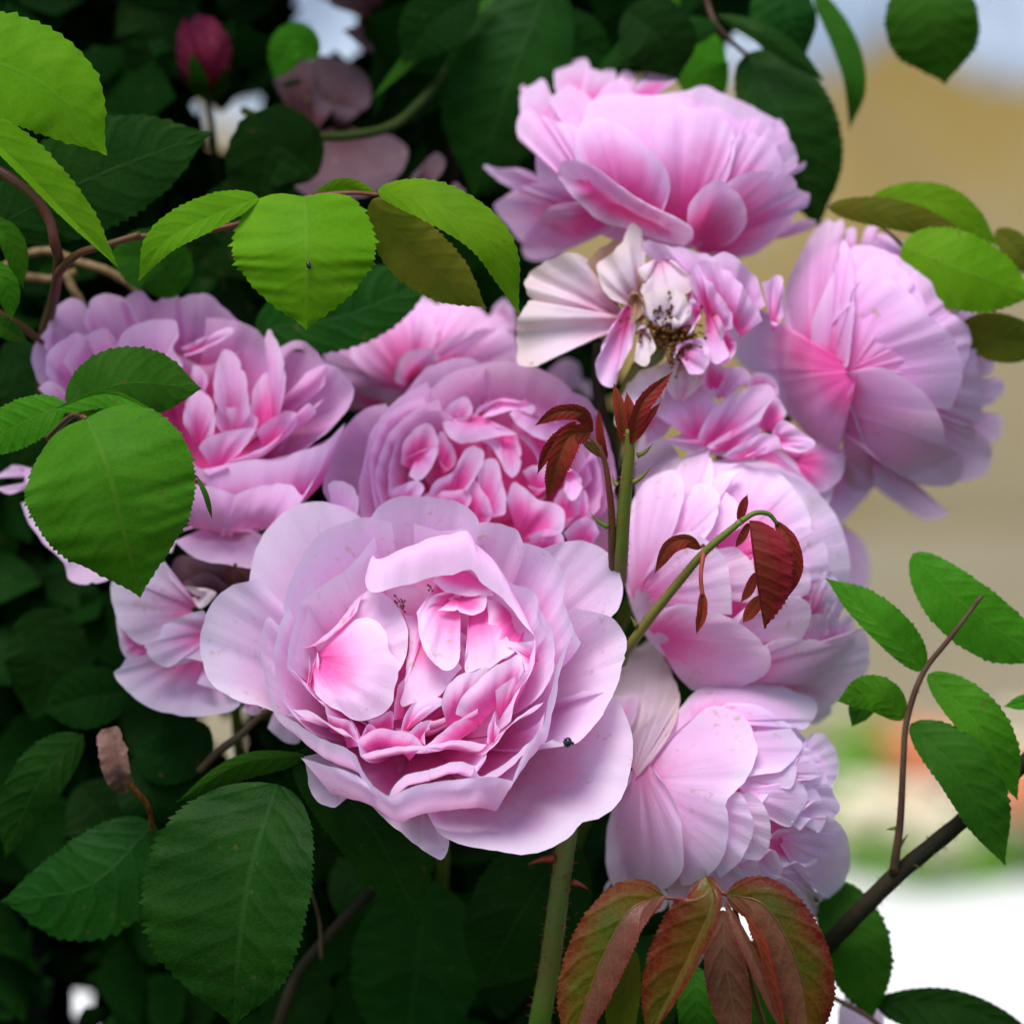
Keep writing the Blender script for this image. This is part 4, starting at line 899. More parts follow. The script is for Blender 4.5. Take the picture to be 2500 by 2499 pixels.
p('760,390 860,358 1000,410 1080,500 1113,540 1092,600 1000,690 900,705 830,720', -1, tint=-0.48, base='640,560,-1')
p('840,720 960,700 1077,655 1082,720 1050,778 970,782 900,860', -2, tint=-0.43, base='700,700,-1')
p('900,860 1000,780 1090,738 1140,820 1120,880 1092,920 1047,982 950,945', -3, tint=-0.48, base='800,800,-2', dome=2)
p('1090,830 1135,745 1210,840 1170,870', -4, tint=-0.38, base='1000,800,-3')
p('1060,960 1130,880 1210,845 1247,900 1232,960 1190,1012 1168,940 1100,1000', -3, tint=-0.38, base='980,900,-3')
p('930,1040 1000,990 1100,1010 1225,985 1228,1080 1190,1160 1130,1192 1080,1168 1015,1195', -5, tint=0.52, base='950,1080,-6')
p('840,800 912,870 950,980 940,1075 890,1155 780,1140', -1, tint=-0.33, base='560,880,-1')
p('700,860 780,800 842,900 858,980 830,1080 790,1160 680,1250', 0, tint=-0.33, base='500,850,-1')
p('760,1180 860,1150 885,1250 830,1260', -2, tint=-0.33, base='640,1130,-2')
p('860,1180 960,1105 1008,1190 985,1260 900,1270', -3, tint=0.12, base='850,1080,-4')
p('920,1290 1000,1245 1060,1270 1105,1320 1075,1380 980,1400', -3, tint=-0.08, base='820,1200,-3')
p('560,1260 640,1240 760,1180 820,1270 800,1360 640,1420', -1, tint=-0.28, base='500,1050,-1')
p('330,1320 500,1290 640,1290 620,1400 420,1420', -3, tint=0.12, base='400,1150,-3')
p('1000,1230 1120,1230 1180,1320 1190,1450 1080,1450 980,1350', -6, tint=0.02, base='900,1150,-5')
p('70,1340 100,1270 260,1290 400,1320 380,1420 200,1420', -4, tint=-0.18, base='240,1100,-3')
p('320,650 420,520 540,410 640,350 740,365 820,420 872,520 874,610 840,700 770,790 716,850 725,940 722,1060 680,1170 610,1245 490,1295', 1, tint=-0.38, base='300,740,1', bend=.04)
p('410,520 425,440 510,315 620,225 730,180 850,176 960,216 1070,275 1170,303 1192,350 1162,430 1100,472 1020,430 880,345 720,330', [-2, -2, -1, 0, 0, 0, -1, -2, -3, -2, 0, 1, 2], tint=-0.08, base='600,420,0', dome=3, bw=.3)
p('215,745 120,880 85,1050 90,1200 130,1312 300,1322 420,1292 486,1200 489,1060 462,900 412,790 345,705', 3, tint=-0.38, base='260,690,2', bend=.05)

# ---------------------------------------------------------------- spent rose behind the front rose, lower left
r11 = Rose('wilted_rose', 'spent rose with loose lilac pink petals behind the left side of the beetle rose', 'C5', '1400,700,-62', '1350,650,-44')
p = lambda rim, off, base, **kw: r11.petal(rim, off, base=base, c=0, **{**dict(tint=.15, bw=.25, dome=1.5), **kw})
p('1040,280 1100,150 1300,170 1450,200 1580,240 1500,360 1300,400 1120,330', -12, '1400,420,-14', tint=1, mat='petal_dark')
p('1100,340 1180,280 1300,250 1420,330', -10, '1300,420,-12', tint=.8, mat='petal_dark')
p('1250,480 1150,385 1070,310 1030,220 990,140 900,260 800,290 695,290 700,440 740,570 820,660 900,697 1000,640 1020,580 1130,520', -3, '1220,480,-6', tint=.1, bw=.15)
p('1130,330 1220,338 1340,375 1300,430 1240,475 1190,400', -2, '1230,400,-5', tint=-.3, mat='petal_old', bw=.5)
p('720,530 735,640 760,750 850,800 960,740', -6, '900,650,-6', tint=.9, bw=.4)
p('780,780 740,845 708,860 740,940 830,1020 950,1092 1130,1136 1300,1132 1420,1112 1490,1060 1400,980', -2, '1250,780,-8', tint=.25, dome=-2)
p('1260,480 1120,520 1010,580 995,635 895,705 920,765 1030,832 1085,822 1150,780 1260,800', 0, '1320,620,-4', tint=.2)
p('1080,830 1140,790 1230,770 1340,965 1220,935', -1, '1300,780,-4', tint=.35)
p('1470,1050 1540,1060 1615,1100 1580,1132 1500,1105', -3, '1550,1000,-5', tint=.5)
p('1610,1100 1700,1080 1800,1150 1865,1300 1780,1302 1660,1210', -6, '1750,1000,-8', tint=.1)

for r_ in (r4, r5, r9, r10): r_.heart()
r7.heart(off=-13)

# ---------------------------------------------------------------- lime leaves, upper left
leaf('broad lime green leaf cut by the picture edge, above the narrow drooping lime leaf', 'J1', '-420,230,-8 0,335,-5 280,480,-4 562,815,-9', 280, 270, 'lime', aa=-4, ab=6)
leaf('narrow drooping lime green leaf above the reddish forked stem', 'J1', '-300,560,4 0,775,3 300,1075,2 630,1412,-3', 155, 55, 'lime', aa=8, ab=62, teeth=26)
leaf('broad dark leaf with water drops behind the reddish forked stem', 'J1', '-50,1200,-42 450,950,-40 1115,690,-48', 290, 270, 'dark', aa=5, ab=0)
leaf('small green leaf crossing the straw ties at the picture edge', 'J1', '-120,1150,-31 40,1240,-30 122,1512,-34', 70, 60, 'mid', aa=10)
leaf('small green leaf under the one crossing the straw ties', 'J1', '-110,1360,-27 20,1480,-26 62,1680,-30', 70, 60, 'mid', aa=10)
leaf('small shaded leaf below the thin red stem at the picture edge', 'J1', '-160,1640,-33 0,1700,-32 150,1795,-36', 50, 60, 'mid_dark')

t = thing('compound_leaf', 'lime green compound leaf with a heart-shaped leaflet hanging in the middle', 'leaf', pts('A', '1420,735,-16')[0])
blade(t, 'A', '975,746,-17 800,815,-12 620,915,-11 521,1064,-16', 52, 85, 'lime', aa=12, ab=4)
blade(t, 'A', '1152,742,-15 1158,950,-8 1157,1252,-13', 268, 290, 'lime', aa=-8, ab=-8, prof=(.44, .9), q=1.4, lobe=.42, curv=.1, label='heart-shaped lime green leaflet')
blade(t, 'A', '1425,718,-15 1640,775,-6 1840,910,-4 1962,1190,-11', 100, 72, 'lime', aa=-10, ab=12)
blade(t, 'A', '1405,752,-20 1560,950,-22 1838,1166,-23', 120, 112, 'olive', aa=0, ab=0, label='olive underside of a leaflet')
blade(t, 'A', '1170,752,-20 1300,703,-24 1440,738,-20', 34, 26, 'lime', aa=30, ab=-40)
blade(t, 'A', '890,798,-22 840,765,-24 778,738,-26', 18, 20, 'olive', teeth=10)
tube('rachis', pts('A', '505,895,-23 700,880,-25 880,850,-24 1150,748,-21 1330,728,-20 1430,735,-16'), [9, 8, 7, 5], M['stem_red'], t, 8)

t = thing('compound_leaf', 'green compound leaf with a large heart-shaped leaflet lying over the left rose', 'leaf', pts('C', '420,780,-8')[0])
blade(t, 'C', '452,795,-6 560,1050,2 650,1400,0 736,1738,-9', 450, 470, 'mid', aa=-6, ab=-6, prof=(.46, .9), q=1.35, lobe=.3, teeth=36, curv=.14, relief=.6, amp=.022, label='large heart-shaped green leaflet')
blade(t, 'C', '290,748,-6 560,668,-9 860,790,-6', 22, 75, 'mid', aa=30, ab=10)
blade(t, 'C', '350,745,-13 620,620,-11 1060,640,-17', 195, 190, 'mid_dark', aa=-4, ab=-4, prof=(.5, .7), amp=.03)
blade(t, 'C', '345,722,-8 150,805,-8 -180,980,-12', 120, 125, 'mid', aa=5, ab=0)
blade(t, 'C', '1036,1105,-4 1082,1200,-3 1113,1328,-5', 12, 18, 'mid_dark', teeth=10)
tube('rachis', pts('C', '250,900,-30 330,820,-20 400,775,-11 455,798,-6'), [9, 8, 6], M['stem_red'], t, 8)

# ---------------------------------------------------------------- dark leaves along the top
leaf('large dark leaf hanging left of the side-on rose, pale midrib showing', 'F', '1040,-40,-114 965,150,-108 893,374,-118', 100, 128, 'dark', aa=0, ab=-6, prof=(.5, .7), amp=.03)
leaf('dark leaf directly behind the frilly crown of the side-on rose', 'F', '970,150,-122 1060,85,-120 1165,120,-124', 70, 70, 'dark')
leaf('olive green leaf folded edge-on beside the large dark hanging leaf', 'J2', '2010,-20,-108 1600,270,-104 1268,590,-108', 40, 60, 'mid_dark', aa=30, ab=-10)
leaf('horizontal dark leaf with its stalk end at the brown twig above the side-on rose', 'C7', '490,125,-98 220,200,-94 -90,330,-100', 75, 105, 'dark', aa=-4, ab=-4, group=None)
leaf('lighter green leaf showing between the horizontal dark leaf and the side-on rose', 'C7', '470,160,-114 430,300,-111 510,490,-115', 110, 150, 'mid', aa=-5)
leaf('large dark oval leaf right of the side-on rose, hanging from the brown twig', 'C7', '620,252,-106 790,560,-99 968,1075,-109', 250, 195, 'dark', aa=-4, ab=-4, prof=(.5, .72), amp=.025)
leaf('narrow dark leaf draped across the top of the large dark oval leaf', 'C7', '495,75,-99 700,165,-94 990,380,-97', 62, 50, 'dark', aa=-20, ab=-10, prof=(.6, .6))
leaf('dark rounded leaf at the top edge beside the long curved leaf', 'C7', '830,-120,-112 830,80,-108 905,255,-112', 130, 190, 'dark', aa=-8, prof=(.6, .6))
leaf('long curved green leaf between the dark leaves and the ochre wall', 'C7', '940,-60,-114 1085,190,-110 1140,400,-109 1108,618,-114', 55, 65, 'mid_dark', aa=10)
leaf('single green leaf hanging free from the top edge in front of the pale canvas', 'C7', '1465,-190,-100 1508,80,-96 1562,398,-103', 205, 235, 'mid_dark', aa=8, ab=4, prof=(.7, .8))
leaf('small pointed leaf tip hanging from the top edge over the horizontal dark leaf', 'C7', '262,-90,-98 285,88,-100', 36, 36, 'mid', teeth=14)
t = thing('rose_twig', 'thin brown twig above the side-on rose in front of the pale canvas', 'stem', pts('C7', '620,258,-104')[0])
tube('twig', pts('C7', '420,-60,-102 440,20,-102 475,110,-100 530,175,-101 622,258,-105'), [8, 7, 6], M['stem_brown'], t)

# ---------------------------------------------------------------- leaves at the right of the cluster
t = thing('compound_leaf', 'compound leaf of lime and olive leaflets behind the right-facing rose', 'leaf', pts('C4', '1080,345,-68')[0])
blade(t, 'C4', '690,140,-71 1050,185,-64 1465,312,-68', 82, 78, 'olive', aa=0, ab=-4, label='olive leaflet seen from below')
blade(t, 'C4', '920,92,-74 1300,130,-71 1592,350,-75', 98, 95, 'lime', aa=0)
blade(t, 'C4', '1075,345,-63 1400,475,-58 1790,610,-61', 200, 215, 'lime', aa=-6, ab=-4, prof=(.45, .8))
blade(t, 'C4', '1380,770,-71 1600,830,-69 1840,860,-74', 130, 125, 'olive', label='olive leaflet seen from below')
blade(t, 'C4', '1570,260,-78 1690,370,-76 1790,520,-78', 75, 75, 'olive')
tube('rachis', pts('C4', '690,140,-71 900,200,-74 1080,345,-68 1250,560,-72 1390,770,-72'), [4, 5, 6, 6], M['stem_red'], t)

t = thing('compound_leaf', 'green compound leaf on a thin purple stalk rising from the dark slanting cane', 'leaf', pts('C8', '370,1330,-36')[0])
tube('rachis', pts('C8', '372,1335,-38 398,1150,-33 412,900,-31 425,740,-30 490,550,-29 590,420,-28 722,246,-27'), [12, 9.5, 8, 8, 7, 5], M['stem_brown'], t, 10)
blade(t, 'C8', '448,82,-36 640,275,-31 970,510,-35', 112, 140, 'mid', aa=0, ab=0, prof=(.55, .6), amp=.03)
blade(t, 'C8', '488,542,-30 320,370,-26 103,177,-31', 52, 100, 'mid', aa=6, ab=6, prof=(.45, .8))
blade(t, 'C8', '508,556,-28 715,770,-24 863,1055,-31', 112, 72, 'mid', aa=5, ab=10)
blade(t, 'C8', '440,752,-27 630,950,-22 813,1310,-29', 140, 85, 'mid_dark', aa=4, ab=8)
blade(t, 'C8', '418,730,-31 300,640,-28 150,662,-33', 62, 80, 'mid', aa=4, ab=4)
blade(t, 'C8', '330,600,-40 260,680,-40 208,762,-42', 45, 60, 'mid_dark')
for a, b in (('345,1165,-36', '380,1160,-34'), ('430,1185,-34', '398,1230,-35')): tube('stipule', pts('C8', a + ' ' + b), [1, 6], M['stem'], t, 6, n=6)
prickles(t, pts('C8', '372,1335,-38 398,1150,-33 412,900,-31 425,740,-30 490,550,-29'), 90, 9, .8, 4, stem_r=[12, 9.5, 8, 8, 7])
leaf('small green leaf tip poking in at the right edge beside the compound leaf', 'C8', '1010,640,-36 920,660,-34 805,684,-34', 32, 34, 'mid', teeth=14)

t = thing('rose_cane', 'dark slanting rose cane with fine bristles at the lower right', 'stem', pts('C8', '120,1620,-52')[0])
cp = pts('C8', '1060,720,-36 900,890,-37 650,1125,-38 480,1265,-39 380,1350,-40 200,1530,-46 60,1680,-60 -200,2000,-90')
tube('cane', cp, [19, 20, 21, 23, 24, 24, 25, 26], M['stem_dark'], t, 14, .03, n=60)
prickles(t, cp[:6], 130, 15, 1.0, 8, stem_r=[19, 20, 21, 23, 24, 24], mat='twine')
leaf('serrated green leaf behind the dark slanting cane', 'C8', '140,1370,-60 240,1620,-56 290,1920,-62', 125, 150, 'mid_dark', aa=-4, amp=.05)
leaf('dark leaf lying along the bottom edge in front of the white paving', 'C8', '300,1840,-64 620,1860,-60 980,2010,-64', 62, 130, 'dark')

# ---------------------------------------------------------------- green cane under the beetle rose
t = thing('rose_cane', 'upright green cane with red thorns under the beetle rose', 'stem', pts('J4', '60,1300,-36')[0])
cp = pts('J4', '270,-160,-34 248,-10,-31 220,200,-30 188,450,-30 140,800,-32 85,1100,-36 20,1600,-60')
tube('cane', cp, [25, 25, 26, 27, 28, 28, 30], M['stem'], t, 16, .02, n=60)
thorn(t, 'J4', '176,108,-29', '22,142,-28', 12); thorn(t, 'J4', '285,248,-29', '377,290,-28', 9)
for a, b in (('240,215,-27', '236,225,-25'), ('258,290,-27', '262,312,-24'), ('228,508,-27', '232,520,-25')): thorn(t, 'J4', a, b, 5)
prickles(t, cp[1:6], 120, 15, 1.5, 3, stem_r=[25, 26, 27, 28, 28])

# ---------------------------------------------------------------- bronze leaves at the bottom
t = thing('compound_leaf', 'drooping compound leaf with bronze green red-edged leaflets at the bottom', 'leaf', pts('J4', '1192,310,6')[0])
tube('rachis', pts('J4', '830,340,3 1000,350,2 1192,312,6 1260,480,0 1330,800,-8 1500,1400,-30'), [4, 6, 7, 7, 8, 8], M['stem_red'], t)
m_ = '822,325,6 640,400,9 480,660,9 250,1280,4'
blade(t, 'J4', m_, 3, 215, 'bronze', ab=8, prof=(.5, .75), teeth=34, relief=2.2)
blade(t, 'J4', m_.replace(',9', ',9.6'), 150, 3, 'bronze_back', aa=25, prof=(.5, .75), teeth=34, label='pinkish underside of the folded half')
blade(t, 'J4', '640,640,2 600,850,2 560,1300,-2', 90, 110, 'olive', teeth=24)
m_ = '1070,212,13 1112,350,17 995,640,15 720,1180,8'
blade(t, 'J4', m_, 75, 235, 'bronze', aa=35, ab=6, prof=(.42, .7), teeth=36, relief=2.2)
blade(t, 'J4', '1170,410,3 1185,700,4 1290,1280,0', 120, 135, 'bronze_back', prof=(.55, .7), teeth=28)
m_ = '1192,318,8 1400,375,12 1550,590,12 1640,850,10 1690,1260,5'
blade(t, 'J4', m_, 205, 3, 'bronze', aa=8, prof=(.5, .62), teeth=40, relief=2.2)
blade(t, 'J4', m_, 3, 190, 'bronze_back', ab=-6, prof=(.5, .62), teeth=40, label='brownish underside of the folded half')
blade(t, 'J4', '1182,362,12 1290,560,15 1400,800,14 1545,1180,10', 34, 50, 'bronze_back', aa=40, ab=20, teeth=30)
blade(t, 'J4', '1300,450,14 1390,600,15 1440,800,14 1550,1180,10', 40, 30, 'red', aa=20, ab=50, teeth=30)
leaf('green leaf seen through the gap among the bronze leaves', 'J4', '1000,740,-30 1020,950,-28 1040,1330,-34', 115, 120, 'mid_dark')

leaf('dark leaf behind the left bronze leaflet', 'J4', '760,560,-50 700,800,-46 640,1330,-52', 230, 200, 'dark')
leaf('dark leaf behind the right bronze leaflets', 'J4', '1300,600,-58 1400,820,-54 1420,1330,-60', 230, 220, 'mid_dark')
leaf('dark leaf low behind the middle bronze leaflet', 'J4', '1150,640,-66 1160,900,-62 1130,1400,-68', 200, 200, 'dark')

leaf('dark leaf showing between the globe-shaped rose and the rose above it', 'C6', '620,-60,-100 520,180,-96 330,480,-102', 190, 190, 'dark')
leaf('dark leaf showing right of the beetle rose under the arching shoot', 'K', '420,1180,-98 300,1300,-96 150,1420,-100', 160, 150, 'dark')

# ---------------------------------------------------------------- red shoot in the centre
t = thing('rose_shoot', 'upright young shoot with wine-red unfolding leaves in front of the middle rose', 'shoot', pts('C3', '590,1830,-26')[0])
cp = pts('C3', '585,1880,-30 592,1760,-22 602,1600,-18 618,1400,-14 636,1220,-11 640,1090,-9')
tube('stem', cp, [19, 19, 18, 17, 15, 11], M['stem'], t, 12, n=40)
prickles(t, cp, 190, 9, .9, 5, stem_r=[19, 19, 18, 17, 15, 11])
cp = pts('C3', '552,1860,-27 545,1700,-20 545,1560,-17 530,1400,-14 505,1250,-12 470,1175,-11 405,1108,-11')
tube('petiole', cp, [11, 11, 10, 9, 8, 6, 4], M['stem_red'], t, 10, n=40)
prickles(t, cp[1:6], 90, 8, .8, 6, stem_r=[11, 10, 9, 8, 6])
blade(t, 'C3', '610,1160,-10 592,1000,-9 555,846,-11', 42, 32, 'red', aa=40, ab=30, teeth=14)
blade(t, 'C3', '640,1150,-11 640,1020,-10 622,893,-12', 34, 34, 'red', aa=30, ab=30, teeth=12)
blade(t, 'C3', '645,1170,-9 700,960,-6 865,788,-9', 38, 55, 'red', aa=40, ab=20, teeth=20, amp=.08)
blade(t, 'C3', '668,1150,-10 730,1040,-9 802,948,-11', 26, 22, 'red', aa=30, teeth=12)
blade(t, 'C3', '442,1105,-13 385,1005,-10 260,1000,-9 138,1072,-11', 48, 36, 'red', aa=15, ab=25, teeth=26, amp=.09)
blade(t, 'C3', '435,1105,-11 330,1120,-8 262,1250,-7 203,1468,-11', 78, 62, 'red', aa=10, ab=40, teeth=28, amp=.09, prof=(.45, .8))
blade(t, 'C3', '360,1050,-9 230,1180,-8 152,1328,-10', 30, 40, 'red', aa=30, ab=30, teeth=20, amp=.08)
blade(t, 'C3', '520,1250,-13 490,1140,-12 474,982,-14', 28, 22, 'red', aa=30, ab=40, teeth=18, amp=.08)
blade(t, 'C3', '500,1235,-13 430,1180,-13 380,1150,-13', 22, 26, 'bronze', teeth=10)
for a, b in (('655,1370,-12', '757,1276,-11'), ('678,1228,-11', '762,1162,-10'), ('525,1600,-17', '432,1528,-16'), ('575,1385,-13', '545,1325,-13')):
    P = pts('C3', a + ' ' + b); tube('stipule', np.array((P[0], P[0] * .55 + P[1] * .45 + np.array((0, 6, 0)), P[1])), [8, 4.5, .5], M['stem'], t, 6, n=8)

t = thing('rose_shoot', 'arching bristly shoot with drooping wine-red leaflets beside the beetle rose', 'shoot', pts('K', '270,1400,-28')[0])
cp = pts('K', '255,1430,-30 280,1370,-25 400,1200,-19 560,1000,-14 690,850,-10 880,690,-8')
tube('stem', cp, [13, 13, 12.5, 11.5, 10, 8], M['stem'], t, 10, n=40)
prickles(t, cp, 150, 8, .8, 9, stem_r=[13, 13, 12.5, 11.5, 10, 8])
tube('petiole', pts('K', '880,690,-8 955,648,-8 1025,655,-9 1068,705,-10'), [8, 6.5, 6, 5], M['stem'], t, 8)
blade(t, 'K', '922,688,-8 950,900,-4 1000,1258,-7', 190, 10, 'red', aa=8, ab=60, prof=(.5, .72), teeth=26, veins=8.5, relief=2.2, amp=.06)
blade(t, 'K', '1060,690,-11 1140,800,-8 1165,930,-8 1105,1115,-11', 42, 60, 'red', aa=25, prof=(.6, .7), teeth=22)
blade(t, 'K', '668,835,-10 600,785,-8 505,810,-8 424,966,-11', 55, 28, 'red', aa=10, ab=30, teeth=22)
blade(t, 'K', '676,1060,-8 674,1170,-8 644,1282,-9', 34, 34, 'red', aa=45, ab=45, teeth=16, amp=.12)
tube('petiole', pts('K', '685,838,-10 668,980,-8 677,1080,-8'), [7, 5.5, 6], M['thorn'], t, 7)
tube('petiole', pts('K', '690,850,-10 680,815,-10 665,832,-10'), [5, 4, 3], M['stem_red'], t, 7)
blade(t, 'K', '868,695,-8 888,620,-8 913,550,-9', 26, 24, 'red', aa=20, teeth=14)
blade(t, 'K', '918,700,-9 892,760,-9 848,830,-10', 22, 22, 'red', teeth=12)
blade(t, 'K', '955,960,-13 920,1050,-13 876,1118,-13', 28, 26, 'red', teeth=12)
blade(t, 'K', '985,1080,-11 930,1160,-11 886,1225,-11', 38, 34, 'red', teeth=12)
P = pts('K', '330,1240,-20 300,1190,-19'); tube('stipule', P, [7, .6], M['stem'], t, 6, n=6)

# ---------------------------------------------------------------- lower left leaves
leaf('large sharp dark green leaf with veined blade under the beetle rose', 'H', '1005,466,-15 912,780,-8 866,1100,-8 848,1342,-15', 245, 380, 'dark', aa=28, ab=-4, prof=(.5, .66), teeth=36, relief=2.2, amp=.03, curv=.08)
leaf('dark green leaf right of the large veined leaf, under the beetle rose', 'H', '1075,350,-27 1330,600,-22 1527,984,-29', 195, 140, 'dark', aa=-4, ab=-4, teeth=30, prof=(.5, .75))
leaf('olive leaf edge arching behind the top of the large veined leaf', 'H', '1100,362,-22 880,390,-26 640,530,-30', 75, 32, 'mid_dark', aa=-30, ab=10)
leaf('shaded leaf pointing to the picture edge below the dried curled leaf', 'H', '560,610,-50 330,830,-46 2,892,-52', 200, 180, 'dark', aa=0, ab=-8, prof=(.5, .8))  # darker leaf colour used here to imitate shade
leaf('shaded leaf hanging at the picture edge left of the dried curled leaf', 'H', '300,290,-54 150,450,-50 18,735,-56', 90, 110, 'dark', aa=-10)  # its shade too comes from the darker leaf colour
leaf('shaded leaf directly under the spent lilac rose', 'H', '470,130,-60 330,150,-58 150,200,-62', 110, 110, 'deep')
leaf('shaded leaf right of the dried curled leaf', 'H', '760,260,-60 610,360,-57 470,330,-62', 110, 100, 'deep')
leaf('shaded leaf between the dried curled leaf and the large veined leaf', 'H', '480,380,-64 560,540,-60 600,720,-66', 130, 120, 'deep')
leaf('dim leaf behind the green thorny cane', 'F', '1075,1580,-46 985,1720,-42 902,1870,-48', 120, 100, 'dark', aa=-4, teeth=26)
leaf('dim bluish leaf low in the shade between the veined leaf and the green cane', 'F', '800,1660,-92 790,1800,-88 760,2010,-92', 120, 125, 'dark')
leaf('dim leaf in the shade below the middle of the beetle rose', 'F', '640,1620,-95 690,1700,-90 720,1800,-95', 60, 60, 'dark')
leaf('shaded leaf behind the left rose just under the heart-shaped lime leaflet', 'F', '480,620,-70 640,600,-66 830,520,-72', 90, 60, 'dark', aa=0)
leaf('shaded leaf under the left end of the lime compound leaf', 'F', '330,560,-64 300,500,-62 200,480,-66', 60, 60, 'mid_dark')
leaf('lighter green leaf in the dark by the white gap at the top', 'J2', '960,330,-120 820,240,-118 700,470,-122', 110, 110, 'mid')
DIM = ['left of the dark red rosebud', 'behind the left end of the lime compound leaf', 'behind the left rose at the picture edge', 'behind the lower petal of the spent lilac rose', 'below the tip of the large heart-shaped leaflet', 'behind the base of the large veined leaf', 'just below the dried curled leaf', 'under the tip of the large veined leaf', 'left of the upright green cane', 'between the faded rose and the lime compound leaf', 'behind the horizontal dark leaf', 'between the white gap and the large dark hanging leaf', 'between the green cane and the bronze leaflets']
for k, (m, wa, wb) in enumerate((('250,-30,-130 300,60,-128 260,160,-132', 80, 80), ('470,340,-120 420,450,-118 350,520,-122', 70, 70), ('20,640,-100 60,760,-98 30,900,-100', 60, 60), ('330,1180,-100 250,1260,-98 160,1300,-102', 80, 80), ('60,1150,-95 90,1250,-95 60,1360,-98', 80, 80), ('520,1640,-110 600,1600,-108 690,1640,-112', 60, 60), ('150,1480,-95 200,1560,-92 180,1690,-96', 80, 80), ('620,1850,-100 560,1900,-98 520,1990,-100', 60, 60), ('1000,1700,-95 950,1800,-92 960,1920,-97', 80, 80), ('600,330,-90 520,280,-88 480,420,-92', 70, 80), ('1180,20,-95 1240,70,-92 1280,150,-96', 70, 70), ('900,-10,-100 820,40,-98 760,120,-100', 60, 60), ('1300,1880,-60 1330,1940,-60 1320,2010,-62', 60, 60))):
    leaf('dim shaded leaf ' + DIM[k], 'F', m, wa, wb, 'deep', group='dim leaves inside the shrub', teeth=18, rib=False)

t = thing('dried_leaf', 'dried curled brown leaf hanging among the shaded leaves', 'dried leaf', pts('H', '535,545,-42')[0])
blade(t, 'H', '395,262,-41 425,400,-37 455,505,-42', 62, 62, 'dry', aa=50, ab=30, teeth=14, relief=2, wavy=4, name='blade', prof=(.3, .5))
tube('stalk', pts('H', '425,350,-38 470,460,-38 535,545,-42 555,640,-48'), [9, 8, 7, 5], M['stamen'], t, 7, .15)

# ---------------------------------------------------------------- stems
def stem(label, crop, path, rad, mat, seg=10, part='stem', **kw):
    P = pts(crop, path); o = thing('rose_twig', label, 'twig', P[0]); tube(part, P, rad, M[mat], o, seg, .03, **kw); return o
o = stem('reddish forked stem under the drooping lime leaf', 'J1', '225,2100,-95 232,1760,-74 272,1600,-60 300,1450,-40 305,1340,-28 285,1270,-22 262,1160,-22 190,1040,-22 80,950,-23 -200,780,-30', [16, 15, 15, 14, 14, 13, 13, 12], 'stem_red')
tube('branch', pts('J1', '298,1470,-42 325,1405,-30 420,1325,-24 560,1283,-22 735,1228,-23'), [11, 12, 10, 9], M['stem_red'], o, 10)
stem('thin red stem running to the left rose from the picture edge', 'J1', '-120,1590,-50 60,1680,-56 190,1772,-66 330,1900,-80 600,2300,-110', [12, 11, 11, 11], 'stem_red')
for lb, P in (('upper straw-coloured tie behind the forked stem', '-20,1420,-80 120,1340,-80 260,1315,-80 400,1370,-80 560,1420,-80 720,1525,-82 800,1700,-86'), ('short straw-coloured tie hanging behind the forked stem', '330,1400,-80 385,1520,-80 430,1600,-82 450,1760,-86'), ('lower straw-coloured tie crossing the forked stem', '-20,1470,-82 130,1450,-82 290,1462,-82 400,1420,-80')):
    o = thing('straw_tie', lb, 'tie', pts('J1', P)[0]); tube('strand', pts('J1', P), [11, 12, 11], M['twine'], o, 8, .08)
stem('dark stem in the shade below the beetle rose', 'H', '960,1500,-70 1080,1160,-68 1220,985,-66 1360,840,-66 1500,600,-60', [17, 16, 15, 15], 'stem_dark')
stem('thin red stem beside the dark stem in the shade', 'H', '1165,1100,-66 1158,960,-64 1120,830,-62', [5, 4, 3], 'stem_brown')
stem('dry brown twig below the spent lilac rose', 'H', '720,420,-56 790,350,-54 870,290,-52 950,215,-50 1040,160,-52', [9, 12, 9, 11], 'stem_brown')
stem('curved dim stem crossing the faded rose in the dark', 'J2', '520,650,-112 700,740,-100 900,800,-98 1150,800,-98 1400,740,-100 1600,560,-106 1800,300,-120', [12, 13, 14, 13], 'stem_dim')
stem('thin twig crossing the bottom right corner', 'C8', '60,1790,-60 160,1840,-58 270,1900,-58 380,1990,-60', [7, 7, 6], 'stem_brown')
stem('dark upright stem behind the red shoot', 'C3', '480,640,-56 470,800,-58 490,1000,-60 540,1200,-66 560,1500,-90', [17, 17, 18, 18], 'stem_dark')

# green hip, stamens and pedicels of the open flowers
def filaments(parent, crop, centre, spread, n, length, seed, lean=(0, 0, 1), r=2.2):
    rn = random.Random(seed); V = []; F = []; c = pts(crop, centre)[0]
    for _ in range(n):
        b = c + np.array((rn.gauss(0, spread * .6), rn.gauss(0, spread * .6), rn.gauss(0, 8)))
        D = np.array((rn.gauss(0, .6) + lean[0], rn.gauss(0, .6) + lean[1], abs(rn.gauss(0, .5)) + lean[2])); D /= np.linalg.norm(D)
        e = b + D * length * rn.uniform(.6, 1.2); m = (b + e) / 2 + np.array((rn.gauss(0, 6), rn.gauss(0, 6), 0))
        s_ = len(V); S = np.cross(D, (0.3, .8, .2)); S /= np.linalg.norm(S); S2 = np.cross(D, S)
        for q, rr in ((b, r), (m, r * .7), (e, r * .6), (e + D * 4, r * 2.2), (e + D * 9, r * .8)):
            for k in range(4): V.append(q + rr * (math.cos(k * 1.571) * S + math.sin(k * 1.571) * S2))
        for j in range(4):
            for k in range(4): F.append((s_ + j * 4 + k, s_ + j * 4 + (k + 1) % 4, s_ + j * 4 + 4 + (k + 1) % 4, s_ + j * 4 + 4 + k))
    o = mesh_obj('stamens', W(np.array(V)), F, M['stamen'], parent); o['kind'] = 'stuff'; return o

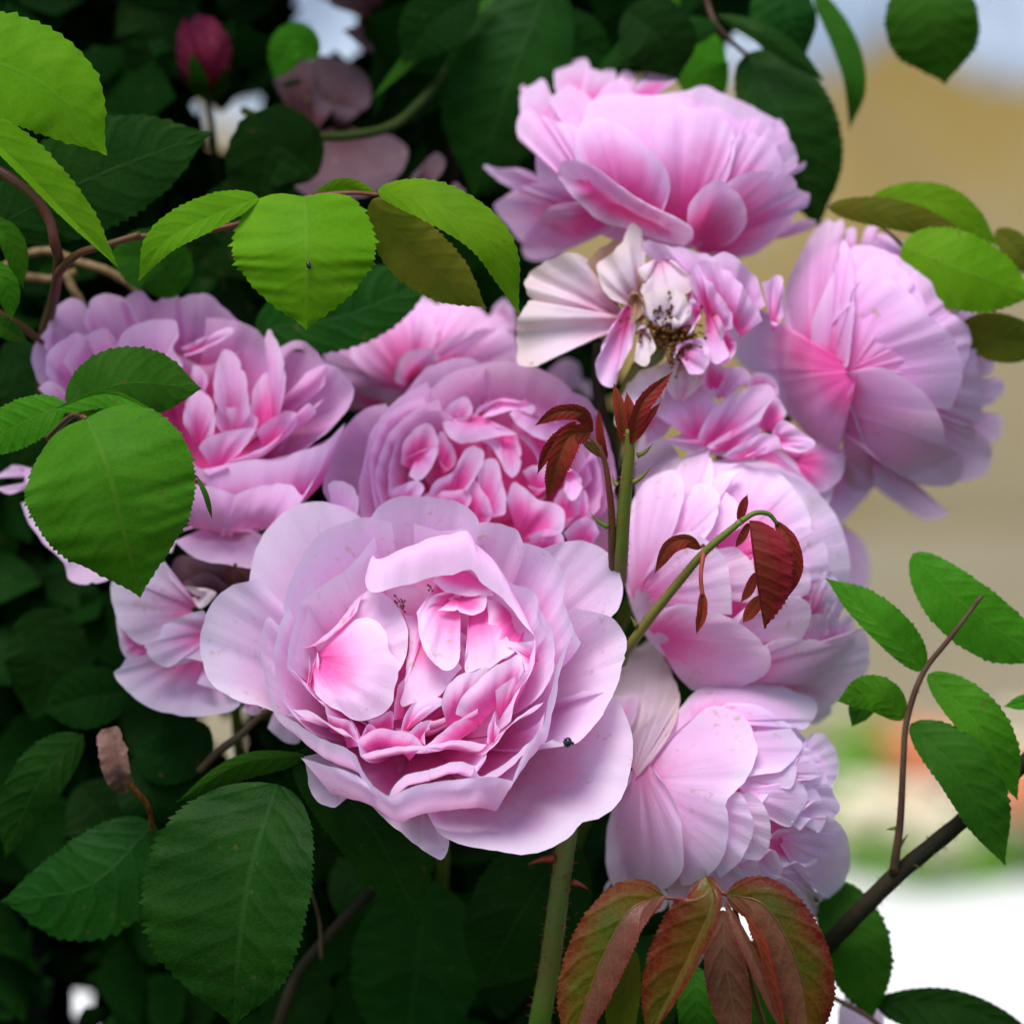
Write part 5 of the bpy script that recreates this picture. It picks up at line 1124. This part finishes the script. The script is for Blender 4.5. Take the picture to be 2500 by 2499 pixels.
def lathe_part(name, crop, a, b, prof, mat, parent, seg=18):
    P = pts(crop, a + ' ' + b); n = len(prof)
    path = P[0] + (P[1] - P[0]) * np.linspace(0, 1, n)[:, None]
    return tube(name, path, prof, M[mat], parent, seg, .02, n=max(16, n * 3))
lathe_part('hip', 'C3', '800,620,-55', '700,760,-57', [24, 32, 36, 34, 26, 16], 'hip', r6.o)
filaments(r6.o, 'C3', '830,560,-46', 45, 190, 38, 3, lean=(.1, .1, .5))
filaments(r6.o, 'C3', '930,640,-47', 30, 90, 34, 4, lean=(.2, .5, .3))
filaments(r11.o, 'C5', '1480,275,-50', 22, 9, 22, 5, lean=(0, -.4, .5), r=2.6)
filaments(r1.o, 'C1', '850,450,-22', 9, 7, 24, 6, lean=(0, -.3, .6), r=1.6)
filaments(r1.o, 'C1', '1040,340,-22', 6, 3, 20, 7, lean=(-.2, .3, .6), r=1.4)

for r_, crop, P in ((r1, 'D', '960,1060,-38 1000,1200,-46 1060,1500,-80 1000,2200,-200'), (r2, 'C', '1000,1000,-88 980,1150,-100 900,1700,-170'), (r3, 'E', '1050,1170,-84 1080,1300,-100 1000,1900,-190'), (r4, 'J3', '760,800,-112 740,1000,-130 700,1700,-200'), (r5, 'C2', '1000,1000,-78 960,1120,-86 760,1600,-150'), (r6, 'C3', '690,760,-52 620,900,-58 560,1300,-90 540,1600,-150'), (r7, 'C4', '780,1010,-80 700,1060,-86 300,1400,-130'), (r8, 'C3', '1180,1090,-66 1120,1250,-80 900,1700,-150'), (r9, 'K', '430,1020,-72 330,1080,-76 200,1400,-110 100,2000,-180'), (r10, 'C6', '330,760,-54 200,740,-66 0,900,-110 -200,1500,-180'), (r11, 'C5', '1400,700,-62 1440,900,-70 1480,1400,-140')):
    tube('pedicel', pts(crop, P), [20, 15, 14, 14], M['stem'], r_.o, 10)

# beetle on the front rose
bt = thing('beetle', 'tiny black beetle sitting on the outer petal of the sharp rose', 'beetle', pts('C1', '1893,1315,6')[0])
lathe_part('body', 'C1', '1866,1312,7', '1924,1322,7', [2, 9, 12.5, 13, 10, 3], 'beetle', bt, 12)
lathe_part('head', 'C1', '1924,1322,7', '1934,1324,7', [3, 5, 3], 'beetle', bt, 8)
for x in (1880, 1892, 1906):
    for dy in (-26, 24): tube('leg', pts('C1', '%d,1316,7 %d,%d,7.6 %d,%d,5.8' % (x, x - 5, 1316 + dy * .7, x - 8, 1316 + dy)), [1.6, 1.3, .8], M['beetle'], bt, 5)
for lb, crop, a, b, r in (('small black fly on the heart-shaped lime leaflet', 'A', '1160,985,-7', '1170,1015,-7', 6), ('dark spot of a beetle on the pale reflexed petal of the left rose', 'C', '405,1555,-72', '455,1590,-72', 12), ('tiny black beetle at the bottom of the globe-shaped rose', 'C6', '1180,1345,-40', '1192,1375,-40', 6)):
    b_ = thing('beetle', lb, 'beetle', pts(crop, a)[0]); lathe_part('body', crop, a, b, [r * .2, r * .8, r, r * .9, r * .3], 'beetle', b_, 10)
    P = pts(crop, a + ' ' + b)
    for k in (.35, .6): tube('leg', np.array((P[0] * (1 - k) + P[1] * k, P[0] * (1 - k) + P[1] * k + np.array((r * 1.6, r * 1.2, 3)))), [1.2, .7], M['beetle'], b_, 5, n=6)

# ---------------------------------------------------------------- flowers in the dark of the shrub
bud = Rose('rose_bud', 'dark red rosebud in the shade at the top left', 'J2', '300,560,-132', '280,80,-126', mat='petal_dark', cat='rosebud', ell=(285, 270, 180, 260, 16, -134, 0))
M['petal_red'] = petal_material('dark red bud petal', (.30, .018, .06), (.24, .010, .03), (.34, .03, .09))
for rim in ('110,460 105,200 130,60 200,160 240,300', '180,420 160,200 240,90 340,110 400,200 380,400', '300,480 340,220 400,170 445,260 450,420 400,490', '130,420 120,300 160,260 200,400'):
    bud.petal(rim, 0, base='300,540,0', drape=True, mat='petal_red', tint=.2)
for rim in ('190,520 200,380 220,310 270,400 350,520', '330,540 390,440 440,410 430,500 400,560'):
    bud.petal(rim, 2, base='300,600,0', drape=True, mat='mid_dark', tint=0, name='sepal')
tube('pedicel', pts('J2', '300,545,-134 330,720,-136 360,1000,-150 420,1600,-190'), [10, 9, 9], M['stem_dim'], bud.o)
far = Rose('faded_rose', 'faded mauve brown rose deep in the shade above the lime compound leaf', 'J2', '1150,760,-150', '1150,400,-134', mat='petal_dark')
for rim, off, b, ti in (('700,820 740,960 850,1130 1000,1180 1250,1150 1420,1050 1490,880 1400,800', 0, '1100,780,-8', -.3), ('690,480 780,360 900,340 960,560 1040,640 900,760 760,700', -2, '900,820,-10', 1.0), ('880,400 960,330 1150,380 1260,480 1240,640 1000,600', -3, '1080,740,-10', .2), ('1040,40 1000,-60 1200,-120 1500,-60 1620,20 1540,180 1420,340 1250,300 1100,180', -6, '1300,120,-8', .4), ('1480,1080 1560,980 1660,900 1710,960 1640,1080', 0, '1540,1130,-6', .3), ('1720,1150 1760,1080 1830,1130', -2, '1790,1220,-6', .3)):
    far.petal(rim, off, base=b, c=0, tint=ti, dome=2, crop='J2')
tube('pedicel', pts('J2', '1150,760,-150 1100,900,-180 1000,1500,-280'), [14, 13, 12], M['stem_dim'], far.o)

low = Rose('rose', 'blurred mauve rose mostly hidden at the bottom behind the thin twig', 'C8', '420,2200,-90', '420,2000,-78')
for rim, b in (('150,1960 165,1850 230,1795 300,1800 335,1870 330,1990', '250,2150,-6'), ('470,2010 500,1930 580,1890 690,1885 740,1930 740,2010', '610,2150,-6')):
    low.petal(rim, 0, base=b, c=0, dome=2, tint=.0)
tube('pedicel', pts('C8', '420,2200,-90 300,2400,-120 0,2900,-190'), [14, 13, 12], M['stem_dim'], low.o)
